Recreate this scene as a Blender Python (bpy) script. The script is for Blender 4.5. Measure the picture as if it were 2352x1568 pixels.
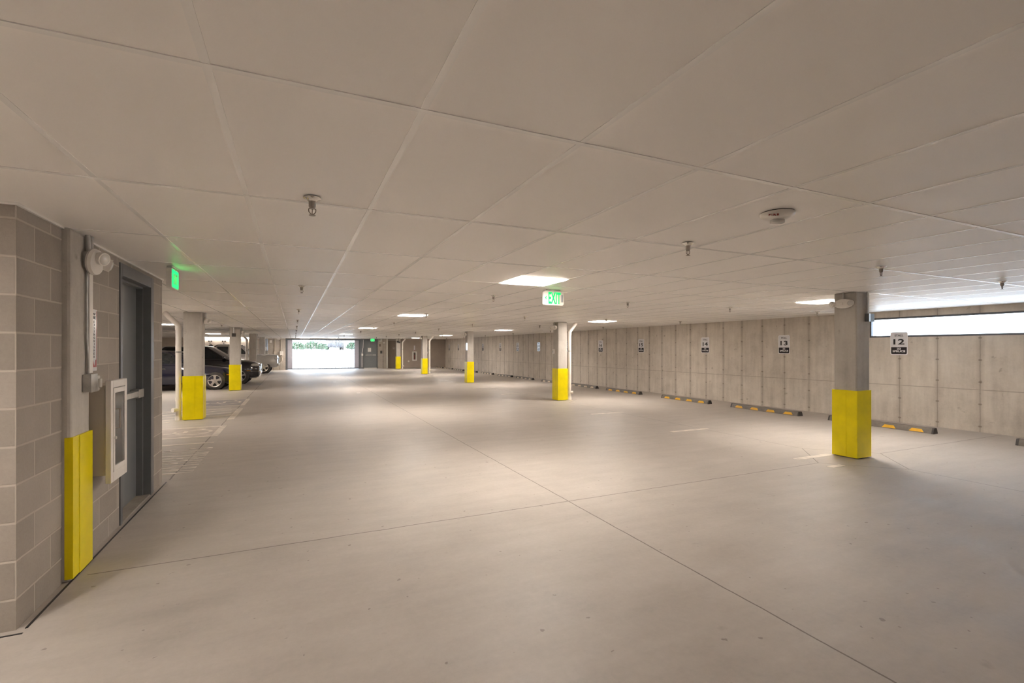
import bpy, bmesh, math, random
from mathutils import Vector, Matrix
for o in list(bpy.data.objects): bpy.data.objects.remove(o)
random.seed(7)
S = bpy.context.scene
COL = S.collection
PI = math.pi

# ------------------------------------------------------------ camera, world, sun, exposure
F_PX, VX, Y0 = 1099.0, 675.5, 801.0
cd = bpy.data.cameras.new('camera'); cam = bpy.data.objects.new('camera', cd); COL.objects.link(cam)
cd.sensor_fit = 'HORIZONTAL'; cd.sensor_width = 36.0; cd.lens = F_PX / 2352 * 36
cd.shift_y = (Y0 - 784) / 2352; cd.clip_start = 0.05; cd.clip_end = 400
YAW = math.atan((1176 - VX) / F_PX)
cam.location = (0, 0, 1.5); cam.rotation_euler = (PI / 2, 0, -YAW)
S.camera = cam
W = bpy.data.worlds.new('sky'); S.world = W; W.use_nodes = True
bgn = W.node_tree.nodes['Background']
bgn.inputs[0].default_value = (0.64, 0.81, 1.0, 1); bgn.inputs[1].default_value = 3.9
sl = bpy.data.lights.new('sun', 'SUN'); sl.energy = 4.0; sl.angle = 0.01; sl.color = (1, 0.95, 0.88)
sun = bpy.data.objects.new('sun', sl); COL.objects.link(sun)
sun.rotation_euler = Vector((0.30, 0.38, -0.88)).to_track_quat('-Z', 'Y').to_euler()
S.view_settings.view_transform = 'Standard'; S.view_settings.look = 'None'
S.view_settings.gamma = 1.0; S.view_settings.use_curve_mapping = False
S.view_settings.exposure = 1.62
LIGHT_L = 25.0                       # radiance of the troffer diffusers
LIGHT_C = (1.0, 0.90, 0.805)

# ------------------------------------------------------------ dimensions
H = 2.28            # ceiling
XR = 11.25          # right wall
XL = -8.0           # left wall
YF = 37.8           # far wall
YB = -9.0           # wall behind

# ------------------------------------------------------------ material helpers
def lin(r, g, b):
    f = lambda c: (c / 255 / 12.92) if c / 255 <= 0.04045 else ((c / 255 + 0.055) / 1.055) ** 2.4
    return (f(r), f(g), f(b), 1)
class NT:
    def __init__(s, name):
        s.m = bpy.data.materials.new(name); s.m.use_nodes = True
        s.t = s.m.node_tree; s.b = s.t.nodes['Principled BSDF']
    def n(s, typ, **kw):
        x = s.t.nodes.new(typ)
        for k, v in kw.items(): setattr(x, k, v)
        return x
    def set(s, sock, v):
        if hasattr(v, 'is_linked') or isinstance(v, bpy.types.NodeSocket): s.t.links.new(v, sock)
        else: sock.default_value = v
    def math(s, op, a, b=0.0, c=None):
        x = s.n('ShaderNodeMath', operation=op)
        s.set(x.inputs[0], a); s.set(x.inputs[1], b)
        if c is not None: s.set(x.inputs[2], c)
        return x.outputs[0]
    def pos(s):
        g = s.n('ShaderNodeNewGeometry'); x = s.n('ShaderNodeSeparateXYZ')
        s.t.links.new(g.outputs['Position'], x.inputs[0])
        return g.outputs['Position'], x.outputs[0], x.outputs[1], x.outputs[2]
    def obj(s):
        g = s.n('ShaderNodeTexCoord'); return g.outputs['Object']
    def noise(s, vec, scale, detail=4, rough=0.55, sc=None):
        if sc:
            mp = s.n('ShaderNodeMapping'); s.t.links.new(vec, mp.inputs[0]); mp.inputs['Scale'].default_value = sc; vec = mp.outputs[0]
        x = s.n('ShaderNodeTexNoise'); s.t.links.new(vec, x.inputs['Vector'])
        x.inputs['Scale'].default_value = scale; x.inputs['Detail'].default_value = detail; x.inputs['Roughness'].default_value = rough
        return x.outputs[0]
    def ramp(s, f, stops):
        x = s.n('ShaderNodeValToRGB'); s.t.links.new(f, x.inputs[0]); e = x.color_ramp.elements
        e[0].position, e[0].color = stops[0]; e[1].position, e[1].color = stops[-1]
        for p, c in stops[1:-1]:
            k = e.new(p); k.color = c
        return x.outputs[0]
    def mix(s, f, a, b, mode='MIX'):
        x = s.n('ShaderNodeMix', data_type='RGBA', blend_type=mode)
        s.set(x.inputs[0], f); s.set(x.inputs[6], a); s.set(x.inputs[7], b)
        return x.outputs[2]
    def maprange(s, v, a, b, c=0.0, d=1.0):
        x = s.n('ShaderNodeMapRange'); s.set(x.inputs[0], v)
        for i, q in enumerate((a, b, c, d)): x.inputs[i + 1].default_value = q
        return x.outputs[0]
    def bump(s, h, strength=0.2, dist=0.01):
        x = s.n('ShaderNodeBump'); x.inputs['Strength'].default_value = strength; x.inputs['Distance'].default_value = dist
        s.t.links.new(h, x.inputs['Height']); s.t.links.new(x.outputs[0], s.b.inputs['Normal'])
    def color(s, c): s.set(s.b.inputs['Base Color'], c)
    def rough(s, r): s.set(s.b.inputs['Roughness'], r)

def simple(name, c, rough=0.5, metal=0.0, var=0.06, scale=9.0, spec=0.5, coat=0.0):
    t = NT(name)
    f = t.noise(t.obj(), scale, 3)
    d = tuple(max(0, x * (1 - var * 2)) for x in c[:3]) + (1,)
    u = tuple(min(1, x * (1 + var * 2)) for x in c[:3]) + (1,)
    t.color(t.ramp(f, [(0.25, d), (0.75, u)])); t.rough(rough)
    t.b.inputs['Metallic'].default_value = metal; t.b.inputs['Specular IOR Level'].default_value = spec
    t.b.inputs['Coat Weight'].default_value = coat
    return t.m
def emit(name, c, strength):
    t = NT(name); t.color((c[0] * .5, c[1] * .5, c[2] * .5, 1))
    t.b.inputs['Emission Color'].default_value = tuple(c[:3]) + (1,)
    t.b.inputs['Emission Strength'].default_value = strength
    return t.m

M = {}
# --- floor concrete with saw-cut joints
def floor_mat():
    t = NT('floor_concrete'); P, x, y, z = t.pos()
    big = t.noise(P, 0.35, 5, 0.6); mid = t.noise(P, 2.2, 6, 0.62); fine = t.noise(P, 26, 5, 0.7)
    streak = t.noise(P, 1.3, 4, 0.6, (0.9, 4.5, 1))
    s = t.math('ADD', t.math('MULTIPLY', big, 0.36), t.math('ADD', t.math('MULTIPLY', mid, 0.34), t.math('ADD', t.math('MULTIPLY', fine, 0.16), t.math('MULTIPLY', streak, 0.22))))
    c = t.ramp(s, [(0.38, (0.37, 0.333, 0.300, 1)), (0.52, (0.46, 0.417, 0.378, 1)), (0.68, (0.55, 0.50, 0.458, 1))])
    fl = t.noise(P, 5.5, 3, 0.5)
    c = t.mix(t.maprange(fl, 0.70, 0.78, 0, 0.35), c, (0.25, 0.20, 0.17, 1))
    flecks = t.noise(P, 17.0, 2, 0.4)
    c = t.mix(t.maprange(flecks, 0.735, 0.76, 0, 0.55), c, (0.16, 0.12, 0.10, 1))
    wob = t.math('MULTIPLY', t.math('SUBTRACT', t.noise(P, 3.5, 3), 0.5), 0.02)
    xw = t.math('ADD', x, wob); yw = t.math('ADD', y, wob)
    mask = None
    def add(m):
        nonlocal mask
        mask = m if mask is None else t.math('MAXIMUM', mask, m)
    def hseg(axis, at, lo, hi, w=0.006):
        v, u = (xw, y) if axis == 'x' else (yw, x)
        d = t.math('ABSOLUTE', t.math('SUBTRACT', v, at))
        m = t.math('LESS_THAN', d, w)
        m = t.math('MULTIPLY', m, t.math('MULTIPLY', t.math('GREATER_THAN', u, lo), t.math('LESS_THAN', u, hi)))
        add(m)
    hseg('x', 2.46, YB, YF)
    hseg('x', -1.30, 6.6, YF, 0.009)
    yj = [(4.06, 6.28, 7.66), (12.17, 6.3, 7.7), (20.2, 6.3, 7.7), (28.3, 6.3, 7.7)]
    for (yy, a, b) in yj:
        hseg('y', yy, -1.25, a); hseg('y', yy, b, XR)
    ys = [YB] + [q for (yy, a, b) in yj for q in (yy - 0.69, yy + 0.69)] + [YF]
    for i in range(0, len(ys), 2): hseg('x', 6.97, ys[i], ys[i + 1])
    for (yy, a, b) in yj:                 # diamond isolation joints round the columns
        d = t.math('ABSOLUTE', t.math('SUBTRACT', t.math('ADD', t.math('ABSOLUTE', t.math('SUBTRACT', xw, 6.97)), t.math('ABSOLUTE', t.math('SUBTRACT', yw, yy))), 0.69))
        add(t.math('LESS_THAN', d, 0.008))
    c = t.mix(t.math('MULTIPLY', mask, 0.72), c, (0.10, 0.075, 0.06, 1))
    t.color(c)
    t.rough(t.maprange(mid, 0.3, 0.7, 0.42, 0.60)); t.b.inputs['Specular IOR Level'].default_value = 0.42
    h = t.math('SUBTRACT', t.math('MULTIPLY', fine, 0.25), t.math('MULTIPLY', mask, 1.0))
    t.bump(h, 0.25, 0.006)
    return t.m
M['floor'] = floor_mat()

# --- formed concrete wall: seams with tie holes. u = along coordinate
def wall_mat(name, along='y', pitch=0.63, off=4.35, zs=0.76, dark=1.0, seams=True, grey=1.0):
    t = NT(name); P, x, y, z = t.pos(); u = y if along == 'y' else x
    big = t.noise(P, 0.7, 5, 0.6); mid = t.noise(P, 3.0, 6, 0.65)
    fine = t.noise(P, 30, 4, 0.7); vert = t.noise(P, 2.5, 4, 0.6, (3.0, 3.0, 0.35))
    s = t.math('ADD', t.math('MULTIPLY', big, 0.35), t.math('ADD', t.math('MULTIPLY', mid, 0.3), t.math('ADD', t.math('MULTIPLY', fine, 0.12), t.math('MULTIPLY', vert, 0.3))))
    k = dark; g = grey
    c = t.ramp(s, [(0.36, (0.37 * k, 0.325 * k * g, 0.275 * k * g * g, 1)), (0.53, (0.53 * k, 0.47 * k * g, 0.405 * k * g * g, 1)), (0.70, (0.65 * k, 0.585 * k * g, 0.51 * k * g * g, 1))])
    spots = t.noise(P, 7.0, 3, 0.5)
    c = t.mix(t.maprange(spots, 0.68, 0.76, 0, 0.5), c, (0.22, 0.18, 0.14, 1))
    if seams:
        wob = t.math('MULTIPLY', t.math('SUBTRACT', t.noise(P, 5, 3), 0.5), 0.015)
        q = t.math('ADD', t.math('SUBTRACT', u, off), wob)
        md = t.math('SUBTRACT', t.math('PINGPONG', q, pitch / 2), 0.0)       # 0 at seams
        m1 = t.maprange(md, 0.004, 0.014, 1, 0)
        soft = t.maprange(md, 0.0, 0.07, 0.30, 0)
        zq = t.math('ADD', z, wob)
        hz = t.math('ABSOLUTE', t.math('SUBTRACT', zq, zs))
        m2 = t.maprange(hz, 0.004, 0.012, 0.75, 0)
        zt = t.math('PINGPONG', t.math('SUBTRACT', z, 0.10), 0.20)
        rr = t.math('SQRT', t.math('ADD', t.math('MULTIPLY', t.math('MULTIPLY', md, md), 0.5), t.math('MULTIPLY', zt, zt)))
        m3 = t.maprange(rr, 0.012, 0.028, 1, 0)
        seam = t.math('MAXIMUM', t.math('MULTIPLY', t.math('MAXIMUM', m1, m2), 0.55), t.math('MULTIPLY', m3, 0.75))
        seam = t.math('MAXIMUM', seam, soft)
        c = t.mix(seam, c, (0.15 * k, 0.115 * k, 0.085 * k, 1))
        h = t.math('SUBTRACT', t.math('MULTIPLY', fine, 0.3), t.math('MAXIMUM', m1, m3))
    else: h = fine
    t.color(c); t.rough(0.78); t.b.inputs['Specular IOR Level'].default_value = 0.3
    t.bump(h, 0.35, 0.006)
    return t.m
M['wall_r'] = wall_mat('formed_concrete', dark=1.2, grey=1.02)
M['wall_f'] = wall_mat('far_concrete', 'x', 0.40, 5.86, 5.0, 0.9)
M['column'] = wall_mat('column_concrete', seams=False, dark=1.0, grey=1.05)
M['rough_conc'] = wall_mat('rough_concrete', seams=False, dark=0.62)

def cmu_mat():
    t = NT('concrete_block'); P, x, y, z = t.pos()
    u = t.math('ADD', x, y)
    row = t.math('FLOOR', t.math('DIVIDE', t.math('ADD', z, 0.039), 0.2032))
    par = t.math('MULTIPLY', t.math('MODULO', row, 2.0), 0.2)
    uu = t.math('PINGPONG', t.math('ADD', t.math('ADD', u, par), 0.13), 0.2)
    zz = t.math('PINGPONG', t.math('ADD', z, 0.039), 0.1016)
    mu = t.maprange(uu, 0.004, 0.008, 1, 0)
    mz = t.maprange(zz, 0.004, 0.008, 1, 0)
    mort = t.math('MAXIMUM', mu, mz)
    cell = t.n('ShaderNodeTexWhiteNoise', noise_dimensions='2D')
    cv = t.n('ShaderNodeCombineXYZ')
    t.set(cv.inputs[0], row); t.set(cv.inputs[1], t.math('FLOOR', t.math('DIVIDE', t.math('ADD', t.math('ADD', u, par), 0.13), 0.4)))
    t.t.links.new(cv.outputs[0], cell.inputs['Vector'])
    fine = t.noise(P, 60, 4, 0.75); mid = t.noise(P, 4, 4)
    s = t.math('ADD', t.math('MULTIPLY', cell.outputs[0], 0.35), t.math('ADD', t.math('MULTIPLY', fine, 0.35), t.math('MULTIPLY', mid, 0.4)))
    c = t.ramp(s, [(0.25, (0.31, 0.274, 0.237, 1)), (0.85, (0.47, 0.42, 0.37, 1))])
    c = t.mix(t.math('MULTIPLY', mort, 0.55), c, (0.64, 0.58, 0.51, 1))
    t.color(c); t.rough(0.85); t.b.inputs['Specular IOR Level'].default_value = 0.25
    t.bump(t.math('SUBTRACT', t.math('MULTIPLY', fine, 0.5), mort), 0.5, 0.006)
    return t.m
M['cmu'] = cmu_mat()

def ceil_mat():
    t = NT('ceiling_panel'); P, x, y, z = t.pos()
    f = t.noise(P, 0.9, 4); g = t.noise(P, 90, 2)
    c = t.ramp(f, [(0.3, (0.90, 0.865, 0.825, 1)), (0.7, (0.93, 0.895, 0.855, 1))])
    t.color(c); t.rough(0.42); t.b.inputs['Specular IOR Level'].default_value = 0.4
    t.bump(g, 0.05, 0.002)
    return t.m
M['ceiling'] = ceil_mat()
M['tee'] = simple('ceiling_tee', (0.97, 0.95, 0.92), 0.25, var=0.0)
M['beige_wall'] = simple('beige_painted_wall', (0.60, 0.53, 0.46), 0.7, var=0.04, scale=2)
M['brown_wall'] = simple('taupe_painted_wall', (0.44, 0.37, 0.31), 0.7, var=0.03, scale=2)
M['brown_door'] = simple('taupe_door', (0.25, 0.20, 0.155), 0.6, var=0.03)
M['yellow'] = simple('yellow_plastic', (0.90, 0.745, 0.0), 0.32, var=0.05, scale=4, spec=0.35)
M['white'] = simple('white_paint', (0.80, 0.76, 0.71), 0.4, var=0.02)
M['beige_metal'] = simple('beige_enamel', (0.60, 0.53, 0.44), 0.45, var=0.02)
M['pipe'] = simple('white_pipe', (0.82, 0.77, 0.71), 0.35, var=0.02)
M['grey_door'] = simple('grey_door_paint', (0.185, 0.195, 0.20), 0.32, var=0.03, scale=3)
M['grey_frame'] = simple('grey_frame_paint', (0.155, 0.16, 0.165), 0.38, var=0.03)
M['dark_frame'] = simple('dark_frame', (0.09, 0.095, 0.105), 0.4, var=0.04)
M['gate_frame'] = simple('gate_frame', (0.10, 0.105, 0.115), 0.4, var=0.04)
M['gate_side'] = simple('gate_side_panel', (0.34, 0.33, 0.37), 0.5, var=0.03)
M['gate_bar'] = simple('gate_bar', (0.35, 0.35, 0.36), 0.45, var=0.03)
M['galv'] = simple('galvanised', (0.48, 0.47, 0.45), 0.35, 0.75, var=0.08, scale=20)
M['chrome'] = simple('chrome', (0.72, 0.70, 0.66), 0.16, 1.0, var=0.02)
M['nickel'] = simple('satin_nickel', (0.36, 0.32, 0.28), 0.36, 0.8, var=0.04)
M['brass'] = simple('sprinkler_metal', (0.30, 0.26, 0.22), 0.35, 0.85, var=0.05)
M['black'] = simple('black_print', (0.02, 0.018, 0.018), 0.4, var=0.05)
M['rubber'] = simple('black_rubber', (0.050, 0.044, 0.040), 0.6, var=0.15, scale=6)
M['stop'] = simple('worn_rubber_stop', (0.17, 0.15, 0.13), 0.55, var=0.18, scale=5)
M['stopyellow'] = simple('yellow_reflector', (0.80, 0.45, 0.03), 0.35, var=0.08)
M['stoppale'] = simple('faded_reflector', (0.62, 0.52, 0.38), 0.4, var=0.1)
M['red'] = simple('red_print', (0.36, 0.03, 0.02), 0.4, var=0.04)
M['extred'] = simple('extinguisher_red', (0.60, 0.08, 0.05), 0.3, var=0.04)
M['sign'] = simple('sign_sheet', (0.88, 0.87, 0.88), 0.14, var=0.01, spec=0.6)
M['signgrey'] = simple('sign_face', (0.78, 0.77, 0.79), 0.13, var=0.02, spec=0.6)
M['signblack'] = simple('sign_black', (0.035, 0.03, 0.034), 0.16, var=0.02)
M['paint'] = simple('road_paint', (0.70, 0.64, 0.57), 0.6, var=0.12, scale=6)
M['paint_pale'] = simple('faded_floor_paint', (0.50, 0.44, 0.40), 0.6, var=0.12, scale=6)
M['paint_blue'] = simple('faded_blue_paint', (0.36, 0.335, 0.34), 0.6, var=0.10, scale=4)
M['navy'] = simple('navy_car_paint', (0.012, 0.013, 0.030), 0.14, var=0.02, spec=0.6, coat=1.0)
M['blackcar'] = simple('black_car_paint', (0.010, 0.010, 0.014), 0.14, var=0.02, spec=0.6, coat=1.0)
M['silver'] = simple('silver_car_paint', (0.50, 0.48, 0.46), 0.26, 0.35, var=0.02, coat=0.6)
M['glass'] = simple('car_glass', (0.02, 0.024, 0.026), 0.05, var=0.02, spec=0.8)
M['rim'] = simple('alloy_rim', (0.60, 0.56, 0.52), 0.28, 0.7, var=0.03)
M['lamp'] = simple('lamp_lens', (0.62, 0.60, 0.58), 0.08, 0.3, var=0.1, scale=30)
M['amber'] = simple('amber_lens', (0.80, 0.28, 0.02), 0.2, var=0.03)
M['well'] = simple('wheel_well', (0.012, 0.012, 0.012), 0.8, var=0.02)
M['lens'] = simple('clear_lens', (0.78, 0.76, 0.72), 0.08, 0.2, var=0.03)
M['pavement'] = simple('sunlit_pavement', (0.78, 0.78, 0.79), 0.8, var=0.05, scale=1)
M['vangrey'] = simple('dull_grey_car_paint', (0.075, 0.075, 0.085), 0.5, var=0.03)
M['drive'] = simple('driveway', (0.28, 0.275, 0.27), 0.8, var=0.06, scale=1)
M['kerb_grey'] = simple('weathered_grey', (0.36, 0.36, 0.38), 0.6, var=0.05)
M['diffuser'] = emit('light_diffuser', LIGHT_C, LIGHT_L)
M['strip'] = emit('strip_diffuser', LIGHT_C, 5.0)
M['green'] = emit('green_exit_letters', (0.0, 1.0, 0.16), 0.42)
M['green_glow'] = emit('green_exit_face', (0.0, 1.0, 0.13), 0.75)
def leaf_mat():
    t = NT('hedge_leaf'); f = t.noise(t.obj(), 3.0, 3)
    t.color(t.ramp(f, [(0.3, (0.035, 0.075, 0.04, 1)), (0.7, (0.11, 0.18, 0.10, 1))])); t.rough(0.6); return t.m
M['leaf'] = leaf_mat()
def glass_pane():
    t = NT('cabinet_glass'); g = t.n('ShaderNodeBsdfGlossy'); g.inputs['Roughness'].default_value = 0.08
    tr = t.n('ShaderNodeBsdfTransparent'); mx = t.n('ShaderNodeMixShader'); fr = t.n('ShaderNodeFresnel'); fr.inputs[0].default_value = 1.6
    nz = t.noise(t.obj(), 3, 2); tr.inputs[0].default_value = (0.8, 0.8, 0.8, 1)
    t.t.links.new(t.math('ADD', fr.outputs[0], t.math('MULTIPLY', nz, 0.05)), mx.inputs[0]); t.t.links.new(tr.outputs[0], mx.inputs[1]); t.t.links.new(g.outputs[0], mx.inputs[2])
    t.t.links.new(mx.outputs[0], t.t.nodes['Material Output'].inputs['Surface']); return t.m
M['pane'] = glass_pane()

# ------------------------------------------------------------ mesh helpers
def frame_from(d):
    d = Vector(d).normalized(); a = Vector((0, 0, 1)) if abs(d.z) < 0.95 else Vector((1, 0, 0))
    u = d.cross(a).normalized(); return u, d.cross(u).normalized(), d
class MB:
    def __init__(s): s.bm = bmesh.new()
    def box(s, c, d, m=None):
        x, y, z = (q / 2 for q in d); c = Vector(c)
        vs = []
        for i in (-1, 1):
            for j in (-1, 1):
                for k in (-1, 1):
                    p = Vector((i * x, j * y, k * z))
                    if m is not None: p = m @ p
                    vs.append(s.bm.verts.new(c + p))
        for f in ((0, 1, 3, 2), (4, 6, 7, 5), (0, 4, 5, 1), (2, 3, 7, 6), (0, 2, 6, 4), (1, 5, 7, 3)):
            s.bm.faces.new([vs[i] for i in f])
        return s
    def bb(s, x0, x1, y0, y1, z0, z1):
        return s.box(((x0 + x1) / 2, (y0 + y1) / 2, (z0 + z1) / 2), (abs(x1 - x0), abs(y1 - y0), abs(z1 - z0)))
    def ring(s, c, u, v, r, n, ru=1.0): return [s.bm.verts.new(c + u * (math.cos(2 * PI * i / n) * r * ru) + v * (math.sin(2 * PI * i / n) * r)) for i in range(n)]
    def cyl(s, p0, p1, r, n=16, r1=None):
        p0, p1 = Vector(p0), Vector(p1); u, v, d = frame_from(p1 - p0)
        a = s.ring(p0, u, v, r, n); b = s.ring(p1, u, v, r if r1 is None else r1, n)
        for i in range(n): s.bm.faces.new((a[i], a[(i + 1) % n], b[(i + 1) % n], b[i]))
        s.bm.faces.new(a[::-1]); s.bm.faces.new(b); return s
    def tube(s, pts, r, n=10, caps=True):
        pts = [Vector(p) for p in pts]; prev = None; u = None; first = None
        for i, p in enumerate(pts):
            d = (pts[min(i + 1, len(pts) - 1)] - pts[max(i - 1, 0)]).normalized()
            if u is None: u, v, _ = frame_from(d)
            else:
                u = (u - d * u.dot(d)).normalized(); v = d.cross(u)
            rr = s.ring(p, u, v, r, n)
            if prev:
                for k in range(n): s.bm.faces.new((prev[k], prev[(k + 1) % n], rr[(k + 1) % n], rr[k]))
            else: first = rr
            prev = rr
        if caps: s.bm.faces.new(first[::-1]); s.bm.faces.new(prev)
        return s
    def lathe(s, prof, c=(0, 0, 0), axis=(0, 0, 1), n=24, close=True):
        c = Vector(c); u, v, d = frame_from(axis); prev = None; first = None
        for (r, h) in prof:
            rr = s.ring(c + d * h, u, v, max(r, 1e-4), n)
            if prev:
                for k in range(n): s.bm.faces.new((prev[k], prev[(k + 1) % n], rr[(k + 1) % n], rr[k]))
            else: first = rr
            prev = rr
        if close: s.bm.faces.new(first[::-1]); s.bm.faces.new(prev)
        return s
    def prism(s, poly, o, u, v, w, depth):          # 2-D polygon in (u,v), extruded along w
        o, u, v, w = Vector(o), Vector(u), Vector(v), Vector(w)
        a = [s.bm.verts.new(o + u * p[0] + v * p[1]) for p in poly]
        b = [s.bm.verts.new(o + u * p[0] + v * p[1] + w * depth) for p in poly]
        n = len(poly)
        for i in range(n): s.bm.faces.new((a[i], a[(i + 1) % n], b[(i + 1) % n], b[i]))
        s.bm.faces.new(a[::-1]); s.bm.faces.new(b); return s
    def ball(s, c, r, n=16, m=10):
        c = Vector(c); r = Vector(r) if not isinstance(r, (int, float)) else Vector((r, r, r)); rows = []
        for j in range(1, m):
            t = PI * j / m
            rows.append([s.bm.verts.new(c + Vector((r.x * math.sin(t) * math.cos(2 * PI * i / n), r.y * math.sin(t) * math.sin(2 * PI * i / n), r.z * math.cos(t)))) for i in range(n)])
        top = s.bm.verts.new(c + Vector((0, 0, r.z))); bot = s.bm.verts.new(c - Vector((0, 0, r.z)))
        for a, b in zip(rows, rows[1:]):
            for i in range(n): s.bm.faces.new((a[i], b[i], b[(i + 1) % n], a[(i + 1) % n]))
        for i in range(n):
            s.bm.faces.new((top, rows[0][i], rows[0][(i + 1) % n])); s.bm.faces.new((bot, rows[-1][(i + 1) % n], rows[-1][i]))
        return s
    def build(s, name, mat, parent=None, smooth=False, bevel=0.0, seg=2, loc=None):
        bmesh.ops.recalc_face_normals(s.bm, faces=s.bm.faces[:])
        me = bpy.data.meshes.new(name); s.bm.to_mesh(me); s.bm.free()
        me.materials.append(mat if not isinstance(mat, str) else M[mat])
        if smooth:
            for p in me.polygons: p.use_smooth = True
            try: me.set_sharp_from_angle(angle=math.radians(38))
            except Exception: pass
        o = bpy.data.objects.new(name, me); COL.objects.link(o)
        if parent is not None: o.parent = parent
        if loc: o.location = loc
        if bevel:
            b = o.modifiers.new('bevel', 'BEVEL'); b.width = bevel; b.segments = seg; b.limit_method = 'ANGLE'; b.angle_limit = math.radians(40)
        return o
def tag(o, label=None, cat=None, group=None, kind=None):
    if label: o['label'] = label
    if cat: o['category'] = cat
    if group: o['group'] = group
    if kind: o['kind'] = kind
    return o
def thing(name, label, cat, loc=(0, 0, 0), group=None):
    o = bpy.data.objects.new(name, None); COL.objects.link(o); o.location = loc; o.empty_display_size = 0.1
    o['kind'] = 'thing'
    return tag(o, label, cat, group)
def dup(root, loc, label, group=None):
    r = root.copy(); COL.objects.link(r); r.location = loc; r['label'] = label
    if group: r['group'] = group
    for ch in list(root.children):
        c = ch.copy(); COL.objects.link(c); c.parent = r
        for g in list(ch.children):
            d = g.copy(); COL.objects.link(d); d.parent = c
    return r
def struct(name, mb, mat, label=None, cat=None, parent=None, **kw):
    o = mb.build(name, mat, parent, **kw)
    if parent is None: tag(o, label, cat, kind='structure')
    return o
def rrect(w, h, r, n=5):
    out = []
    for cx, cy, a0 in ((w / 2 - r, h / 2 - r, 0), (-w / 2 + r, h / 2 - r, 90), (-w / 2 + r, -h / 2 + r, 180), (w / 2 - r, -h / 2 + r, 270)):
        for i in range(n + 1):
            a = math.radians(a0 + 90 * i / n); out.append((cx + r * math.cos(a), cy + r * math.sin(a)))
    return out
def text(body, name, mat, parent, o, u, v, w, h, width=None, depth=0.0015, bold=0.0, spacing=1.0, align='C'):
    """lettering as thin mesh: height h along v, optional total width along u, centred on o"""
    cu = bpy.data.curves.new('txt', 'FONT'); cu.body = body; cu.offset = bold; cu.space_character = spacing; cu.resolution_u = 4
    tmp = bpy.data.objects.new('txt', cu); COL.objects.link(tmp)
    bpy.context.view_layer.update()
    me = bpy.data.meshes.new_from_object(tmp.evaluated_get(bpy.context.evaluated_depsgraph_get()))
    bpy.data.objects.remove(tmp); bpy.data.curves.remove(cu)
    xs = [p.co.x for p in me.vertices]; ys = [p.co.y for p in me.vertices]
    x0, x1, y0, y1 = min(xs), max(xs), min(ys), max(ys)
    sy = h / (y1 - y0); sx = sy if width is None else width / (x1 - x0)
    o, u, v, w = Vector(o), Vector(u), Vector(v), Vector(w)
    bm = bmesh.new(); bm.from_mesh(me); bpy.data.meshes.remove(me)
    bmesh.ops.remove_doubles(bm, verts=bm.verts[:], dist=1e-4)
    for p in bm.verts:
        a = (p.co.x - (x0 + x1) / 2) * sx; b = (p.co.y - (y0 + y1) / 2) * sy
        p.co = o + u * a + v * b
    r = bmesh.ops.extrude_face_region(bm, geom=bm.faces[:])
    for e in r['geom']:
        if isinstance(e, bmesh.types.BMVert): e.co += w * depth
    mb = MB(); mb.bm.free(); mb.bm = bm
    return mb.build(name, mat, parent)
def arc(c, r, a0, a1, u, v, n=8):
    c, u, v = Vector(c), Vector(u), Vector(v)
    return [c + u * (r * math.cos(math.radians(a0 + (a1 - a0) * i / n))) + v * (r * math.sin(math.radians(a0 + (a1 - a0) * i / n))) for i in range(n + 1)]

# ------------------------------------------------------------ the setting
floor = struct('floor', MB().bb(XL, XR + 0.3, YB, YF + 0.35, -0.2, 0), 'floor', 'beige concrete garage floor with sawn joints', 'floor')
ceiling = struct('ceiling', MB().bb(XL, XR + 0.25, YB, YF + 0.35, H, H + 0.25), 'ceiling', 'low ceiling of off-white lay-in panels', 'ceiling')
g = MB()
GX0, GY0, PX, PY = -0.22, 1.545, 0.605, 1.2275
ix = [GX0 + PX * k for k in range(-12, 20)]; iy = [GY0 + PY * k for k in range(-9, 30)]
for x in ix:
    if XL < x < XR: g.bb(x - 0.012, x + 0.012, YB, YF, H - 0.0018, H)
for y in iy:
    if YB < y < YF: g.bb(XL, XR, y - 0.012, y + 0.012, H - 0.0030, H)
struct('ceiling_grid', g, 'tee', parent=ceiling)

# right wall with its clerestory window opening
WY0, WY1, WZ0, WZ1 = 0.6, 6.17, 1.74, 2.15
w = MB().bb(XR, XR + 0.25, WY1, YF + 0.25, 0, H).bb(XR, XR + 0.25, YB, WY0, 0, H).bb(XR, XR + 0.25, WY0, WY1, 0, WZ0).bb(XR, XR + 0.25, WY0, WY1, WZ1, H)
struct('wall_right', w, 'wall_r', 'board-formed concrete wall with dark seams and tie holes', 'wall')
win = tag(bpy.data.objects.new('window_1', None), 'long narrow screened window high in the right wall', 'window', kind='structure'); COL.objects.link(win)
fr = MB(); t_ = 0.035
fr.bb(XR + 0.001, XR + 0.06, WY0, WY1, WZ0, WZ0 + t_).bb(XR + 0.001, XR + 0.06, WY0, WY1, WZ1 - t_, WZ1)
fr.bb(XR + 0.001, XR + 0.06, WY0, WY0 + t_, WZ0 + t_, WZ1 - t_).bb(XR + 0.001, XR + 0.06, WY1 - t_, WY1, WZ0 + t_, WZ1 - t_)
fr.build('window_frame', 'dark_frame', win)
sc = MB(); p = 0.022
zz0, zz1 = WZ0 + t_, WZ1 - t_
hgt = zz1 - zz0
yy = WY0 + t_ - hgt
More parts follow.
